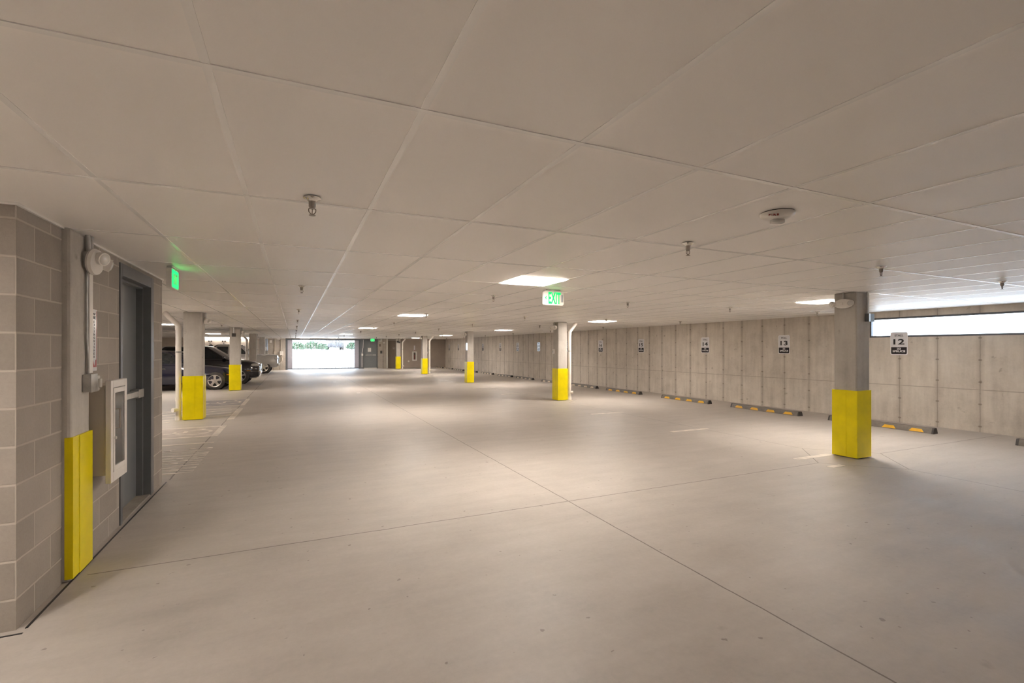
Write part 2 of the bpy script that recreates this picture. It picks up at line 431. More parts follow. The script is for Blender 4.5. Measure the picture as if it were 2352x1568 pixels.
while yy < WY1 - t_:
    for sgn in (1, -1):
        a, b = (yy, yy + hgt * 0.55) if sgn > 0 else (yy + hgt * 0.55, yy)
        za, zb = zz0, zz1
        lo, hi = WY0 + t_, WY1 - t_
        def clipseg(a, za, b, zb):
            t0, t1 = 0.0, 1.0
            if b != a:
                ta, tb = (lo - a) / (b - a), (hi - a) / (b - a)
                t0, t1 = max(0, min(ta, tb)), min(1, max(ta, tb))
            return t0, t1
        t0, t1 = clipseg(a, za, b, zb)
        if t1 - t0 > 0.02:
            p0 = Vector((XR + 0.03, a + (b - a) * t0, za + (zb - za) * t0)); p1 = Vector((XR + 0.03, a + (b - a) * t1, za + (zb - za) * t1))
            sc.cyl(p0, p1, 0.0011, 4)
    yy += p
sc.build('mesh_screen', 'dark_frame', win)

# far wall
w = MB().bb(XL, -2.12, YF, YF + 0.25, 0, H)
struct('wall_far_left', w, 'beige_wall', 'beige painted far wall behind the parked vehicles', 'wall')
w = MB().bb(-1.68, -0.55, YF, YF + 0.25, 0, H).bb(-0.55, 5.85, YF, YF + 0.25, 2.235, H).bb(5.85, 6.50, YF, YF + 0.25, 0, H)
struct('wall_far', w, 'wall_f', 'board-formed concrete wall around the gate', 'wall')
w = MB().bb(6.62, XR, YF + 0.10, YF + 0.3, 0, H)
struct('wall_far_right', w, 'brown_wall', 'taupe painted wall right of the exit door', 'wall')
struct('trim_1', MB().bb(6.50, 6.62, YF - 0.06, YF + 0.3, 0, H), 'white', 'white corner trim beside the taupe wall', 'trim')
struct('trim_2', MB().bb(XL, -0.55, YF - 0.03, YF, H - 0.06, H), 'white', 'white trim along the top of the far wall', 'trim')
# niche left of the concrete pier
struct('wall_far_inner', MB().bb(-2.12, -1.68, YF + 0.35, YF + 0.4, 0, H).bb(-2.12, -1.68, YF, YF + 0.35, 0, 1.02), 'brown_door', 'dark recess in the far wall left of the gate', 'wall')
struct('wall_outer_left', MB().bb(XL - 0.2, XL, YB, YF, 0, H), 'beige_wall', 'left wall of the garage', 'wall')
struct('wall_back', MB().bb(XL, XR + 0.25, YB - 0.2, YB, 0, H), 'beige_wall', 'wall behind the viewpoint', 'wall')
# stair enclosure of concrete block
XW = -1.35
w = MB()
w.bb(XW - 0.2, XW, 3.42, 3.97, 0, H).bb(XW - 0.2, XW, 4.295, 5.07, 0, H).bb(XW - 0.2, XW, 6.12, 6.52, 0, H).bb(XW - 0.2, XW, 5.07, 6.12, 2.235, H)
w.bb(-5.2, XW - 0.2, 3.42, 3.62, 0, H).bb(-5.2, XW - 0.2, 6.32, 6.52, 0, H).bb(-5.4, -5.2, 3.42, 6.52, 0, H)
struct('wall_left', w, 'cmu', 'grey concrete block wall of the stair enclosure', 'wall')
struct('trim_3', MB().bb(XW, XW + 0.014, 3.42, 3.97, H - 0.014, H).bb(XW, XW + 0.014, 4.30, 6.52, H - 0.014, H).bb(-5.2, XW + 0.014, 3.406, 3.42, H - 0.014, H), 'tee', 'off-white wall angle along the ceiling edge', 'trim')
struct('trim_4', MB().bb(XW + 0.035, XW + 0.047, 3.42, 6.52, 0.0, 0.0025).bb(-5.0, XW + 0.047, 3.36, 3.372, 0.0, 0.0025), 'black', 'dark expansion joint along the block wall', 'trim')

# door_1 in the block wall
d1 = tag(bpy.data.objects.new('door_1', None), 'grey steel exit door in the block wall', 'door', kind='structure'); COL.objects.link(d1)
f = MB()
f.bb(XW - 0.16, XW + 0.012, 6.02, 6.12, 0, 2.235).bb(XW - 0.16, XW + 0.012, 5.07, 5.12, 0, 2.235).bb(XW - 0.16, XW + 0.012, 5.12, 6.02, 2.13, 2.235)
f.bb(XW - 0.16, XW - 0.055, 6.00, 6.02, 0, 2.13).bb(XW - 0.16, XW - 0.055, 5.12, 6.02, 2.11, 2.13)
f.build('door_frame', 'grey_frame', d1, bevel=0.004)
MB().bb(XW - 0.155, XW - 0.11, 5.12, 6.0, 0.01, 2.11).build('door_leaf', 'grey_door', d1, bevel=0.003)
b = MB().bb(XW - 0.10, XW - 0.04, 5.16, 5.95, 1.03, 1.085).bb(XW - 0.11, XW - 0.035, 5.80, 5.97, 1.015, 1.10)
b.build('panic_bar', 'galv', d1, bevel=0.006)
MB().bb(XW - 0.2, XW, 5.07, 6.12, 0, 0.008).build('threshold', 'rough_conc', d1)

# floor paint (children of the floor)
def fpaint(name, rects, mat='paint', label=None):
    m = MB()
    for (x0, x1, y0, y1) in rects: m.bb(x0, x1, y0, y1, 0.0003, 0.0022)
    o = m.build(name, mat, floor)
    if label: o['label'] = label
    return o
for y in (4.32, 6.68, 9.24, 14.5, 17.2, 22.6, 25.2, 30.3, 33.0):
    fpaint('stall_line', [(6.2, 7.1 if y != 4.32 else 6.93, y - 0.05, y + 0.05)])
fpaint('stall_line', [(6.19, 6.45, 3.81, 3.90)])
def box_outline(x0, x1, y0, y1, t=0.1): return [(x0, x1, y0, y0 + t), (x0, x1, y1 - t, y1), (x0, x0 + t, y0 + t, y1 - t), (x1 - t, x1, y0 + t, y1 - t)]
for (y0, y1, fill) in ((9.60, 10.85, 'paint_pale'), (14.55, 16.4, 'paint_blue')):
    fpaint('symbol_panel', [(-2.30, -1.30, y0 + 0.1, y1 - 0.1)], fill, 'faded painted panel inside a white border')
    fpaint('symbol_border', box_outline(-2.40, -1.20, y0, y1))
    # wheelchair figure: wheel arc, back, seat, legs, head
    m = MB(); cy = (y0 + y1) / 2; cx = -1.78; up = Vector((-1, 0, 0)); rt = Vector((0, 1, 0)); k = (y1 - y0) / 1.25
    def P2(a, b): return Vector((cx, cy, 0.0026)) + rt * a * k + up * b
    def strip(pts, wd):
        for q0, q1 in zip(pts, pts[1:]):
            dd = (q1 - q0).normalized(); nn = Vector((-dd.y, dd.x, 0)) * wd / 2
            vs = [m.bm.verts.new(q) for q in (q0 - nn, q1 - nn, q1 + nn, q0 + nn)]; m.bm.faces.new(vs)
    strip([P2(-0.02 + 0.26 * math.cos(math.radians(a)), -0.14 + 0.26 * math.sin(math.radians(a))) for a in range(110, 361, 18)], 0.06)
    strip([P2(-0.08, 0.3), P2(-0.06, 0.0), P2(0.16, 0.0), P2(0.26, -0.26), P2(0.34, -0.24)], 0.065)
    strip([P2(-0.07, 0.16), P2(0.12, 0.16)], 0.05)
    m.bm.faces.new([m.bm.verts.new(P2(-0.09 + 0.07 * math.cos(i * PI / 6), 0.39 + 0.07 * math.sin(i * PI / 6))) for i in range(12)])
    m.build('wheelchair_symbol', 'paint', floor)
fpaint('stall_line', [(-5.8, -1.17, 8.93, 9.02)])
fpaint('access_aisle', [(-1.30, -1.17, 11.7, 13.8), (-5.5, -1.3, 13.7, 13.8), (-5.5, -2.3, 11.7, 11.8)], 'paint')
m = MB()
for k in range(4):
    y = 12.5 + k * 0.5; xx = -1.3 - k * 0.05
    vs = [m.bm.verts.new(q) for q in ((xx, y, .0012), (xx, y + .12, .0012), (xx - 2.5, y - 1.0 + .12, .0012), (xx - 2.5, y - 1.0, .0012))]; m.bm.faces.new(vs)
m.build('aisle_hatching', 'paint', floor)
text('VAN PARKING', 'painted_lettering', 'paint', floor, (-1.43, 7.70, 0.0006), (0, 1, 0), (-1, 0, 0), (0, 0, 1), 0.62, 1.72, 0.0016, bold=0.006)
for (x, y) in ((-1.2, 19.3), (-1.1, 27.6), (-1.0, 33.0), (-1.2, 22.1)):
    fpaint('stall_line', [(x - 0.9, x, y, y + 0.11)])
for (x, y) in ((1.68, 23.1), (2.0, 17.0), (2.5, 30.0)):
    fpaint('survey_mark', [(x - 0.06, x + 0.06, y - 0.12, y + 0.12)], 'white')

# ------------------------------------------------------------ columns
def column(name, label, x, y, wx=0.30, wy=0.30, gh=0.93):
    c = thing(name, label, 'column', (x, y, 0), 'square concrete columns')
    MB().bb(-wx / 2, wx / 2, -wy / 2, wy / 2, 0, H).build('shaft', 'column', c, bevel=0.018)
    if gh:
        gx, gy = wx / 2 + 0.014, wy / 2 + 0.014
        m = MB().bb(-gx, gx, -gy, gy, 0.012, gh)
        for s in (-1, 1):
            m.bb(s * gx, s * (gx + 0.004), -gy * 0.15, gy, 0.012, gh); m.bb(-gx, gx * 0.2, s * gy, s * (gy + 0.004), 0.012, gh)
        m.build('column_guard', 'yellow', c, bevel=0.003); 
    return c
RC = [4.13, 12.21, 20.2, 28.3, 36.25]
names_r = ['nearest square concrete column on the right, beside the wall window',
           'square concrete column below the hanging EXIT sign, white pipe on its right',
           'square concrete column third from the viewer on the right, no pipe',
           'square concrete column fourth from the viewer on the right, white pipe behind it',
           'farthest square concrete column on the right, in front of the taupe wall']
for y, l in zip(RC, names_r): column('concrete_column', l, 7.11, y)
LC = [12.12, 19.97, 28.15, 36.15]
names_l = ['nearest free-standing concrete column on the left, white drain pipe at its side',
           'concrete column in front of the black crossover nose, second on the left',
           'concrete column third on the left, in front of the silver pickup',
           'farthest concrete column on the left, near the dark wall recess']
for y, l in zip(LC, names_l): column('concrete_column', l, -1.94, y, 0.34, 0.32, 0.93 if y < 25 else 0.80)
c0 = thing('concrete_column', 'concrete column built into the block wall at far left, yellow lower half', 'column', (-1.46, 4.13, 0), 'square concrete columns')
MB().bb(-0.16, 0.155, -0.155, 0.155, 0, H).build('shaft', 'column', c0, bevel=0.02)
MB().bb(0.122, 0.166, -0.1588, 0.1585, 0.02, 0.93).bb(0.166, 0.170, -0.06, 0.1585, 0.02, 0.93).build('column_guard', 'yellow', c0, bevel=0.003)

# ------------------------------------------------------------ drain pipes beside columns
def drain_pipe(label, x, y, ex, ey, r=0.052):
    t = thing('drain_pipe', label, 'pipe', (x, y, 0), 'white drain pipes at the columns')
    ztop = H - 0.02; zb = 1.98
    d = Vector((ex, ey, 0))
    pts = [Vector((0, 0, 0.10)), Vector((0, 0, zb - 0.06)), Vector((0, 0, zb))]
    pts += [Vector((0, 0, zb)) + d * 0.04 + Vector((0, 0, 0.06)), Vector((0, 0, zb)) + d * 0.16 + Vector((0, 0, 0.19)), Vector((0, 0, zb)) + d * 0.24 + Vector((0, 0, H - zb - 0.012))]
    MB().tube(pts, r, 18).build('riser', 'pipe', t, smooth=True)
    for (q0, q1) in ((zb - 0.08, zb), (0.40, 0.47)): MB().cyl((0, 0, q0), (0, 0, q1), r + 0.008, 18).build('coupling', 'pipe', t, smooth=True)
    MB().cyl((0, 0, 0), (0, 0, 0.10), r + 0.02, 18, r + 0.004).build('base_collar', 'pipe', t, smooth=True)
    m = MB().cyl((0, 0, 0.22), d * 0.085 + Vector((0, -0.075, 0.22)), 0.045, 14)
    m.build('cleanout', 'pipe', t, smooth=True)
    MB().cyl((0, 0, 1.42), (0, 0, 1.45), r + 0.006, 18).box((0.05 * (-1 if ex > 0 else 1), 0, 1.435), (0.09, 0.03, 0.025)).build('strap', 'galv', t)
    return t
drain_pipe('white drain pipe left of the nearest free-standing left column', -2.22, 12.10, -1, -0.25)
drain_pipe('white drain pipe right of the column below the EXIT sign', 7.40, 12.16, 1, 0.1)
drain_pipe('white drain pipe right of the fourth right-hand column', 7.42, 28.3, 1, 0)
drain_pipe('white drain pipe right of the farthest right-hand column', 7.42, 36.2, 1, 0)
drain_pipe('white drain pipe left of the third left-hand column', -2.22, 28.1, -1, -0.2)
drain_pipe('white drain pipe left of the farthest left-hand column', -2.22, 36.1, -1, -0.2)

# ------------------------------------------------------------ twin-head emergency lights on the columns
def emergency_light(label, x, y, z, n, pull=False):
    """n = +1: mounted on a face looking +X, -1: looking -X"""
    t = thing('emergency_light', label, 'emergency light', (x, y, z), 'twin-head emergency lights')
    m = MB()
    prof = [(0.125, 0.0), (0.128, 0.02), (0.115, 0.045), (0.06, 0.062), (0.0, 0.064)]
    u, v, d = Vector((0, 1, 0)), Vector((0, 0, 1)), Vector((n, 0, 0)); prev = None
    for r, h in prof:
        rr = [m.bm.verts.new(d * h + u * (max(r, .001) * math.cos(2 * PI * i / 28)) + v * (max(r, .001) * 0.52 * math.sin(2 * PI * i / 28))) for i in range(28)]
        if prev:
            for k in range(28): m.bm.faces.new((prev[k], prev[(k + 1) % 28], rr[(k + 1) % 28], rr[k]))
        else: m.bm.faces.new(rr)
        prev = rr
    m.bm.faces.new(prev[::-1])
    m.build('housing', 'white', t, smooth=True)
    MB().box((n * 0.062, 0.02, -0.002), (0.012, 0.085, 0.034)).build('cover_plate', 'white', t, bevel=0.004)
    for s in (-1, 1):
        c = Vector((n * 0.06, s * 0.115, 0.004)); ax = Vector((n * 0.75, s * 0.5, -0.25)).normalized()
        hd = MB().lathe([(0.018, -0.03), (0.036, -0.012), (0.042, 0.02), (0.042, 0.028)], c, ax, 18).build('lamp_head', 'white', t, smooth=True)
        MB().lathe([(0.036, 0.026), (0.03, 0.036), (0.001, 0.041)], c, ax, 18).build('lamp_lens', 'lens', hd, smooth=True)
    MB().cyl((n * 0.02, 0, 0.05), (n * 0.02, 0, H - z), 0.011, 10).build('conduit', 'galv', t, smooth=True)
    return t
names_e = ['twin-head emergency light on the nearest right-hand column', 'twin-head emergency light on the column below the EXIT sign', 'twin-head emergency light on the third right-hand column', 'twin-head emergency light on the fourth right-hand column']
for y, l in zip(RC[:4], names_e): emergency_light(l, 6.942, y, 2.125, -1)
names_e = ['twin-head emergency light on the column beside the navy sedan', 'twin-head emergency light on the second left-hand column', 'twin-head emergency light on the third left-hand column']
for y, l in zip(LC[:3], names_e): emergency_light(l, -1.752, y, 2.10, 1)

# ------------------------------------------------------------ fittings on the built-in column
# round twin-head light
t = thing('emergency_light', 'round twin-head emergency light high on the column built into the block wall', 'emergency light', (-1.305, 4.215, 2.105), 'twin-head emergency lights')
MB().lathe([(0.045, 0.0), (0.05, 0.03), (0.05, 0.035)], (0, 0, 0), (1, 0, 0), 24).bb(0, 0.05, -0.05, 0.05, -0.05, 0.06).build('back_box', 'galv', t, smooth=True)
MB().lathe([(0.085, 0.035), (0.092, 0.05), (0.085, 0.068), (0.05, 0.078), (0.001, 0.08)], (0, 0, 0), Vector((1, -0.15, -0.1)), 28).build('housing', 'white', t, smooth=True)
for (dy, dz, sx) in ((-0.02, 0.02, 0), (0.085, -0.005, 1)):
    ax = Vector((0.75, -0.35 if not sx else 0.25, -0.22)).normalized(); c = Vector((0.085, dy, dz))
    hd = MB().lathe([(0.02, -0.03), (0.042, -0.01), (0.046, 0.022), (0.046, 0.03)], c, ax, 20).build('lamp_head', 'white', t, smooth=True)
    MB().lathe([(0.04, 0.028), (0.03, 0.038), (0.001, 0.042)], c, ax, 20).build('lamp_lens', 'lens', hd, smooth=True)
for q in (-1, 1): MB().tube([(0.02, q * 0.03, H - 2.107), (0.02, q * 0.024, 0.10), (0.02, q * 0.015, 0.05)], 0.014).build('conduit', 'galv', t, smooth=True)
# raceway strip, cable and box below it
t = thing('cable_raceway', 'pale vertical raceway strip running down the built-in column', 'raceway', (-1.305, 4.24, 1.33))
MB().bb(0.0, 0.022, -0.028, 0.034, 0, 0.70).build('channel', 'white', t, bevel=0.004)
MB().tube([(0.012, -0.045, 0.70), (0.012, -0.05, 0.42), (0.012, -0.045, 0.22), (0.014, -0.030, 0.10), (0.014, -0.028, 0.0)], 0.007).build('cable', 'galv', t, smooth=True)
t = thing('junction_box', 'dark grey steel box below the raceway on the built-in column', 'junction box', (-1.305, 4.21, 1.265))
MB().bb(0, 0.045, -0.06, 0.055, -0.06, 0.06).build('box', 'galv', t, bevel=0.004)
MB().bb(0.045, 0.049, -0.062, 0.057, -0.062, 0.062).build('cover', 'galv', t)
t = thing('alarm_pull', 'small white device on the built-in column corner above the extinguisher cabinet', 'alarm device', (-1.315, 4.325, 1.26))
MB().bb(-0.03, 0.05, -0.035, 0.03, -0.06, 0.055).build('body', 'white', t, bevel=0.012)
MB().bb(0.05, 0.066, -0.018, 0.014, -0.035, 0.03).build('cover', 'lens', t, bevel=0.006)
# vertical extinguisher sign
t = thing('extinguisher_sign', 'narrow vertical red and white FIRE EXTINGUISHER sign on the block wall', 'sign', (XW + 0.002, 4.50, 1.565))
U, V, Nn = (0, 1, 0), (0, 0, 1), (1, 0, 0)
MB().prism(rrect(0.105, 0.455, 0.008), (0, 0, 0), U, V, Nn, 0.003).build('plate', 'sign', t)
MB().prism([(-0.045, -0.20), (0.045, -0.20), (0.045, -0.145), (0.026, -0.145), (0, -0.195), (-0.026, -0.145), (-0.045, -0.145)], (0.003, 0, 0), U, V, Nn, 0.0008).bb(0.003, 0.0038, -0.045, -0.040, -0.15, 0.215).bb(0.003, 0.0038, 0.040, 0.045, -0.15, 0.215).build('red_arrow', 'red', t)
text('FIRE', 'lettering', 'black', t, (0.003, 0, 0.165), U, V, Nn, 0.022, 0.06, 0.0008, 0.02)
MB().prism([(-0.03, 0.198), (0.03, 0.198), (0.0, 0.182)], (0.003, 0, 0), U, V, Nn, 0.0008).build('pictogram', 'black', t)
for i, ch in enumerate('EXTINGUISHER'):
    text(ch, 'lettering', 'black', t, (0.003, 0, 0.135 - i * 0.0235), U, V, Nn, 0.017, 0.02 if ch != 'I' else 0.005, 0.0008, 0.02)
# extinguisher cabinet
t = thing('extinguisher_cabinet', 'white fire extinguisher cabinet projecting from the block wall beside the door', 'extinguisher cabinet', (XW, 4.51, 0.90))
MB().bb(0.0, 0.118, -0.145, -0.141, -0.315, 0.335).bb(0.0, 0.118, 0.141, 0.145, -0.315, 0.335).bb(0.0, 0.118, -0.141, 0.141, -0.315, -0.311).bb(0.0, 0.118, -0.141, 0.141, 0.331, 0.335).bb(0.0, 0.004, -0.141, 0.141, -0.311, 0.331).build('tub', 'beige_metal', t)
m = MB(); y0, y1, z0, z1 = -0.18, 0.18, -0.37, 0.37
fx0, fx1 = 0.118, 0.152
for (a, b, c, d) in ((y0, y0 + 0.045, z0, z1), (y1 - 0.045, y1, z0, z1), (y0 + 0.045, y1 - 0.045, z0, z0 + 0.07), (y0 + 0.045, y1 - 0.045, z1 - 0.055, z1)): m.bb(fx0, fx1, a, b, c, d)
m.build('frame', 'white', t, bevel=0.004)
m = MB(); a0, a1, b0, b1 = y0 + 0.047, y1 - 0.047, z0 + 0.073, z1 - 0.058
for (a, b, c, d) in ((a0, a0 + 0.026, b0, b1), (a1 - 0.026, a1, b0, b1), (a0 + 0.026, a1 - 0.026, b0, b0 + 0.04), (a0 + 0.026, a1 - 0.026, b1 - 0.035, b1)): m.bb(fx0 + 0.026, fx1 + 0.004, a, b, c, d)
dr = m.build('door', 'white', t, bevel=0.002)
MB().bb(fx1 - 0.002, fx1 + 0.001, a0 + 0.026, a1 - 0.026, b0 + 0.04, b1 - 0.035).build('glass_pane', 'pane', dr)
MB().tube([(fx1 + 0.004, a0 + 0.03, 0.16), (fx1 + 0.03, a0 + 0.03, 0.16), (fx1 + 0.03, a0 + 0.03, 0.02), (fx1 + 0.004, a0 + 0.03, 0.02)], 0.006, 8).build('handle', 'brass', dr, smooth=True)
MB().cyl((fx1 + 0.002, a0 + 0.02, -0.05), (fx1 + 0.014, a0 + 0.02, -0.05), 0.012, 14).build('lock', 'galv', dr, smooth=True)
t2 = thing('fire_extinguisher', 'red fire extinguisher inside the white cabinet beside the door', 'fire extinguisher', (XW + 0.062, 4.585, 0.592))
MB().lathe([(0.045, 0.0), (0.052, 0.012), (0.052, 0.36), (0.040, 0.41), (0.018, 0.44), (0.016, 0.46)], n=24).build('cylinder', 'extred', t2, smooth=True)
MB().lathe([(0.0525, 0.10), (0.0530, 0.10), (0.0530, 0.26), (0.0525, 0.26)], n=24, close=False).build('paper_label', 'sign', t2, smooth=True)
MB().bb(-0.015, 0.015, -0.02, 0.05, 0.46, 0.482).build('valve', 'black', t2, bevel=0.003)

# ------------------------------------------------------------ exit signs
def exit_sign(label, x, y, face, box, glow=False):
    """face: 'y' looks toward -Y, 'x' looks toward +X; box mounted just under the ceiling"""
    t = thing('exit_sign', label, 'exit sign', (x, y, H), 'green EXIT signs')
    u, n = (Vector((1, 0, 0)), Vector((0, -1, 0))) if face == 'y' else (Vector((0, 1, 0)), Vector((1, 0, 0)))
    v = Vector((0, 0, 1)); zc = -0.115; o = Vector((0, 0, zc))
    MB().prism(rrect(0.30, 0.19, 0.03), o - n * 0.022, u, v, n, 0.044).build('housing', 'white', t, bevel=0.004)
    MB().prism(rrect(0.20, 0.06, 0.02), (0, 0, -0.014), u, n, v, 0.0135).cyl((0, 0, -0.035), (0, 0, -0.010), 0.03, 16).build('canopy', 'white', t)
    if box:
        MB().prism(rrect(0.27, 0.165, 0.02), o + n * 0.0222, u, v, n, 0.0012).build('light_panel', 'green_glow', t)
        text('EXIT', 'exit_lettering', 'white', t, o + n * 0.0235, u, v, n, 0.10, 0.16, 0.0015, 0.03)
    else:
        text('EXIT', 'exit_lettering', 'green', t, o + n * 0.0222 + u * 0.008, u, v, n, 0.152, 0.185, 0.0018, 0.028)
        MB().prism([(-0.135, 0.0), (-0.112, 0.028), (-0.112, 0.013), (-0.118, 0.0), (-0.112, -0.013), (-0.112, -0.028)], o + n * 0.0222, u, v, n, 0.0012).build('arrow', 'green', t)
        MB().prism([(0.108, -0.05), (0.135, -0.05), (0.135, 0.045), (0.108, 0.045)], o + n * 0.0222, u, v, n, 0.003).build('chevron_knockout', 'kerb_grey', t)
    return t
exit_sign('white EXIT sign with green letters hanging below the nearest ceiling light', 3.10, 5.50, 'y', False)
exit_sign('EXIT sign seen edge-on beside the block wall, glowing green on its face', -1.06, 5.52, 'x', True)
exit_sign('small bright green EXIT sign above the far grey door', 5.42, 37.45, 'y', True)
exit_sign('EXIT sign seen edge-on, right of the small green sign above the far door', 5.98, 36.9, 'x', False)

# ------------------------------------------------------------ ceiling lights
def make_light(label, x, y):
    t = thing('ceiling_light', label, 'ceiling light', (x, y, H), 'square recessed ceiling lights')
    m = MB(); a, b = 0.285, 0.30
    for (x0, x1, y0, y1) in ((-b, -a, -b, b), (a, b, -b, b), (-a, a, -b, -a), (-a, a, a, b)): m.bb(x0, x1, y0, y1, -0.010, -0.0052)
    m.build('frame', 'white', t)
    MB().bb(-a, a, -a, a, -0.0085, -0.0055).build('diffuser', 'diffuser', t)
    return t
LIGHTS = [(2.505, 4.92, 'square ceiling light nearest the viewer, above the hanging EXIT sign'),
          (2.505, 11.08, 'square ceiling light over the aisle, second from the viewer'),
          (2.505, 18.5, 'square ceiling light over the aisle, third from the viewer'),
          (2.505, 26.6, 'square ceiling light over the aisle, fourth from the viewer'),
          (2.505, 36.4, 'square ceiling light just inside the gate, right one of the two'),
          (0.69, 36.7, 'square ceiling light just inside the gate, left one of the two'),
          (7.95, 5.05, 'square ceiling light half hidden behind the nearest right-hand column'),
          (7.95, 11.3, 'square ceiling light right of the column with the white pipe'),
          (7.95, 18.35, 'square ceiling light between second and third right-hand columns'),
          (7.95, 26.7, 'square ceiling light between third and fourth right-hand columns'),
          (7.95, 34.0, 'square ceiling light left of the fourth right-hand column, near the taupe wall'),
          (-3.75, 18.4, 'square ceiling light over the navy sedan, at the block wall corner'),
          (-3.75, 28.6, 'square ceiling light above the silver pickup'),
          (-3.75, 11.0, 'square ceiling light over the accessible stalls, behind the block wall'),
          (2.505, -5.5, 'square ceiling light behind the viewpoint over the aisle'),
          (7.95, -6.0, 'square ceiling light behind the viewpoint over the right stalls'),
          (-2.35, 1.65, 'square ceiling light behind the viewpoint over the left stalls')]
L0 = None
for x, y, l in LIGHTS:
    if L0 is None: L0 = make_light(l, x, y)
    else: dup(L0, (x, y, H), l)
t = thing('strip_light', 'long white strip light along the top of the far left wall', 'strip light', (-4.3, YF - 0.11, 2.255))
MB().bb(-1.5, 1.5, -0.05, 0.08, -0.02, 0.024).build('housing', 'white', t)
MB().bb(-1.48, 1.48, -0.06, -0.05, -0.05, 0.02).bb(-1.48, 1.48, -0.05, 0.06, -0.05, -0.02).build('diffuser', 'strip', t)

# ------------------------------------------------------------ sprinklers
def make_sprinkler(label, x, y):
    t = thing('fire_sprinkler', label, 'sprinkler', (x, y, H), 'pendent fire sprinklers')
    MB().lathe([(0.044, -0.0052), (0.043, -0.008), (0.030, -0.013), (0.021, -0.022), (0.0195, -0.024)], n=24).build('escutcheon', 'chrome', t, smooth=True)
    MB().lathe([(0.0175, -0.020), (0.0175, -0.050), (0.0172, -0.0505), (0.0135, -0.058), (0.0130, -0.062)], n=20).build('sprinkler_body', 'nickel', t, smooth=True)
    m = MB()
    for s in (-1, 1): m.tube([(s * 0.011, 0, -0.060), (s * 0.017, 0, -0.064), (s * 0.0165, 0, -0.076), (s * 0.010, 0, -0.086), (0, 0, -0.090)], 0.0026, 8)
    m.cyl((0, 0, -0.060), (0, 0, -0.089), 0.0022, 8)
    m.build('frame_arms', 'brass', t, smooth=True)
    m = MB().lathe([(0.006, -0.088), (0.006, -0.093), (0.016, -0.094), (0.016, -0.096), (0.004, -0.0965)], n=16)
    m.build('deflector', 'brass', t, smooth=True)
    return t
def px(x, y, z):
    fx, fy = math.sin(YAW), math.cos(YAW); Z = x * fx + y * fy; R = x * fy - y * fx
    return 1176 + F_PX * R / Z, Y0 - F_PX * (z - 1.5) / Z
rows = [2.66, 6.42, 10.3, 14.0, 17.8, 21.6, 25.4, 29.2, 33.0, 36.6]
rn = ['first', 'second', 'third', 'fourth', 'fifth', 'sixth', 'seventh', 'eighth', 'ninth', 'tenth']
SP = None
colsX = [(-4.6, 'over the far left stalls'), (-2.11, 'over the left column line'), (0.085, 'over the left side of the aisle'), (2.63, 'over the middle of the aisle'), (5.03, 'over the right side of the aisle'), (7.38, 'over the right column line'), (9.9, 'close to the right wall')]
for j, y in enumerate(rows):
    for x, where in colsX:
        u, v = px(x, y, H - 0.05)
        if u > 2345 or u < 10: continue
        if x < -1.3 and u < 395: continue
        if abs(x - 2.5) < 0.4 and any(abs(y - q[1]) < 0.36 and abs(x - q[0]) < 0.4 for q in LIGHTS): y = y - 0.5
        l = 'chrome sprinkler in the %s row from the viewer, %s' % (rn[j], where)
        if SP is None: SP = make_sprinkler(l, x, y)
        else: dup(SP, (x, y, H), l)

# ------------------------------------------------------------ FIRE speaker strobe on the ceiling
t = thing('fire_alarm_strobe', 'round off-white ceiling alarm lettered FIRE in red', 'fire alarm', (2.517, 1.862, H))
MB().lathe([(0.090, -0.0052), (0.090, -0.012), (0.085, -0.022), (0.068, -0.034), (0.045, -0.040), (0.001, -0.041)], n=40).build('housing', 'white', t, smooth=True)
MB().lathe([(0.086, -0.0001), (0.086, -0.0056)], n=40).build('back_ring', 'black', t)
m = MB().prism(rrect(0.075, 0.04, 0.012), (0.0, 0, -0.040), (0.92, -0.4, 0), (0.4, 0.92, 0), (0, 0, -1), 0.022)
m.build('strobe_lens', 'lens', t, bevel=0.006)
uu = Vector((0.76, -0.65, 0)).normalized(); fw = Vector((-0.80, -0.59, 0)).normalized()      # fw: outward, toward the aisle
text('FIRE', 'lettering', 'red', t, fw * 0.0765 + uu * -0.018 + Vector((0, 0, -0.0290)), uu, Vector((fw.x * 0.84, fw.y * 0.84, 0.54)), Vector((fw.x * 0.5, fw.y * 0.5, -0.86)), 0.0125, 0.052, 0.0022, 0.02, 1.25)

# ------------------------------------------------------------ stall signs on the right wall
def stall_sign(num, y, label):
    t = thing('stall_sign', label, 'sign', (XR - 0.002, y, 1.61), 'numbered stall signs on the right wall')
    u, v, n = (0, -1, 0), (0, 0, 1), (-1, 0, 0)
    MB().prism(rrect(0.312, 0.47, 0.035), (0, 0, 0), u, v, n, 0.003).build('plate', 'sign', t)
    MB().prism(rrect(0.278, 0.436, 0.026), (-0.003, 0, 0), u, v, n, 0.0008).build('face', 'signgrey', t)
    lo = [(a, b) for a, b in rrect(0.278, 0.436, 0.026) if b < 0]
    MB().prism([(0.139, -0.075), (-0.139, -0.075)] + lo, (-0.0038, 0, 0), u, v, n, 0.0008).build('name_band', 'signblack', t)
    text('STALL', 'lettering', 'black', t, (-0.0038, 0, 0.165), u, v, n, 0.042, 0.155, 0.001, 0.015)
    text(str(num), 'number', 'black', t, (-0.0038, 0, 0.035), u, v, n, 0.112, 0.195, 0.001, 0.022)
    text('22', 'lettering', 'sign', t, (-0.0046, 0, -0.105), u, v, n, 0.036, 0.075, 0.001, 0.04)
    text('SPRUCE', 'lettering', 'sign', t, (-0.0046, 0, -0.158), u, v, n, 0.042, 0.225, 0.001, 0.04)
SIGNS = [(12, 5.62), (13, 8.14), (14, 10.68), (15, 13.60), (16, 16.07), (17, 18.65), (18, 21.45), (19, 23.95), (20, 26.4), (21, 29.3), (22, 31.9), (23, 34.4), (24, 36.75)]
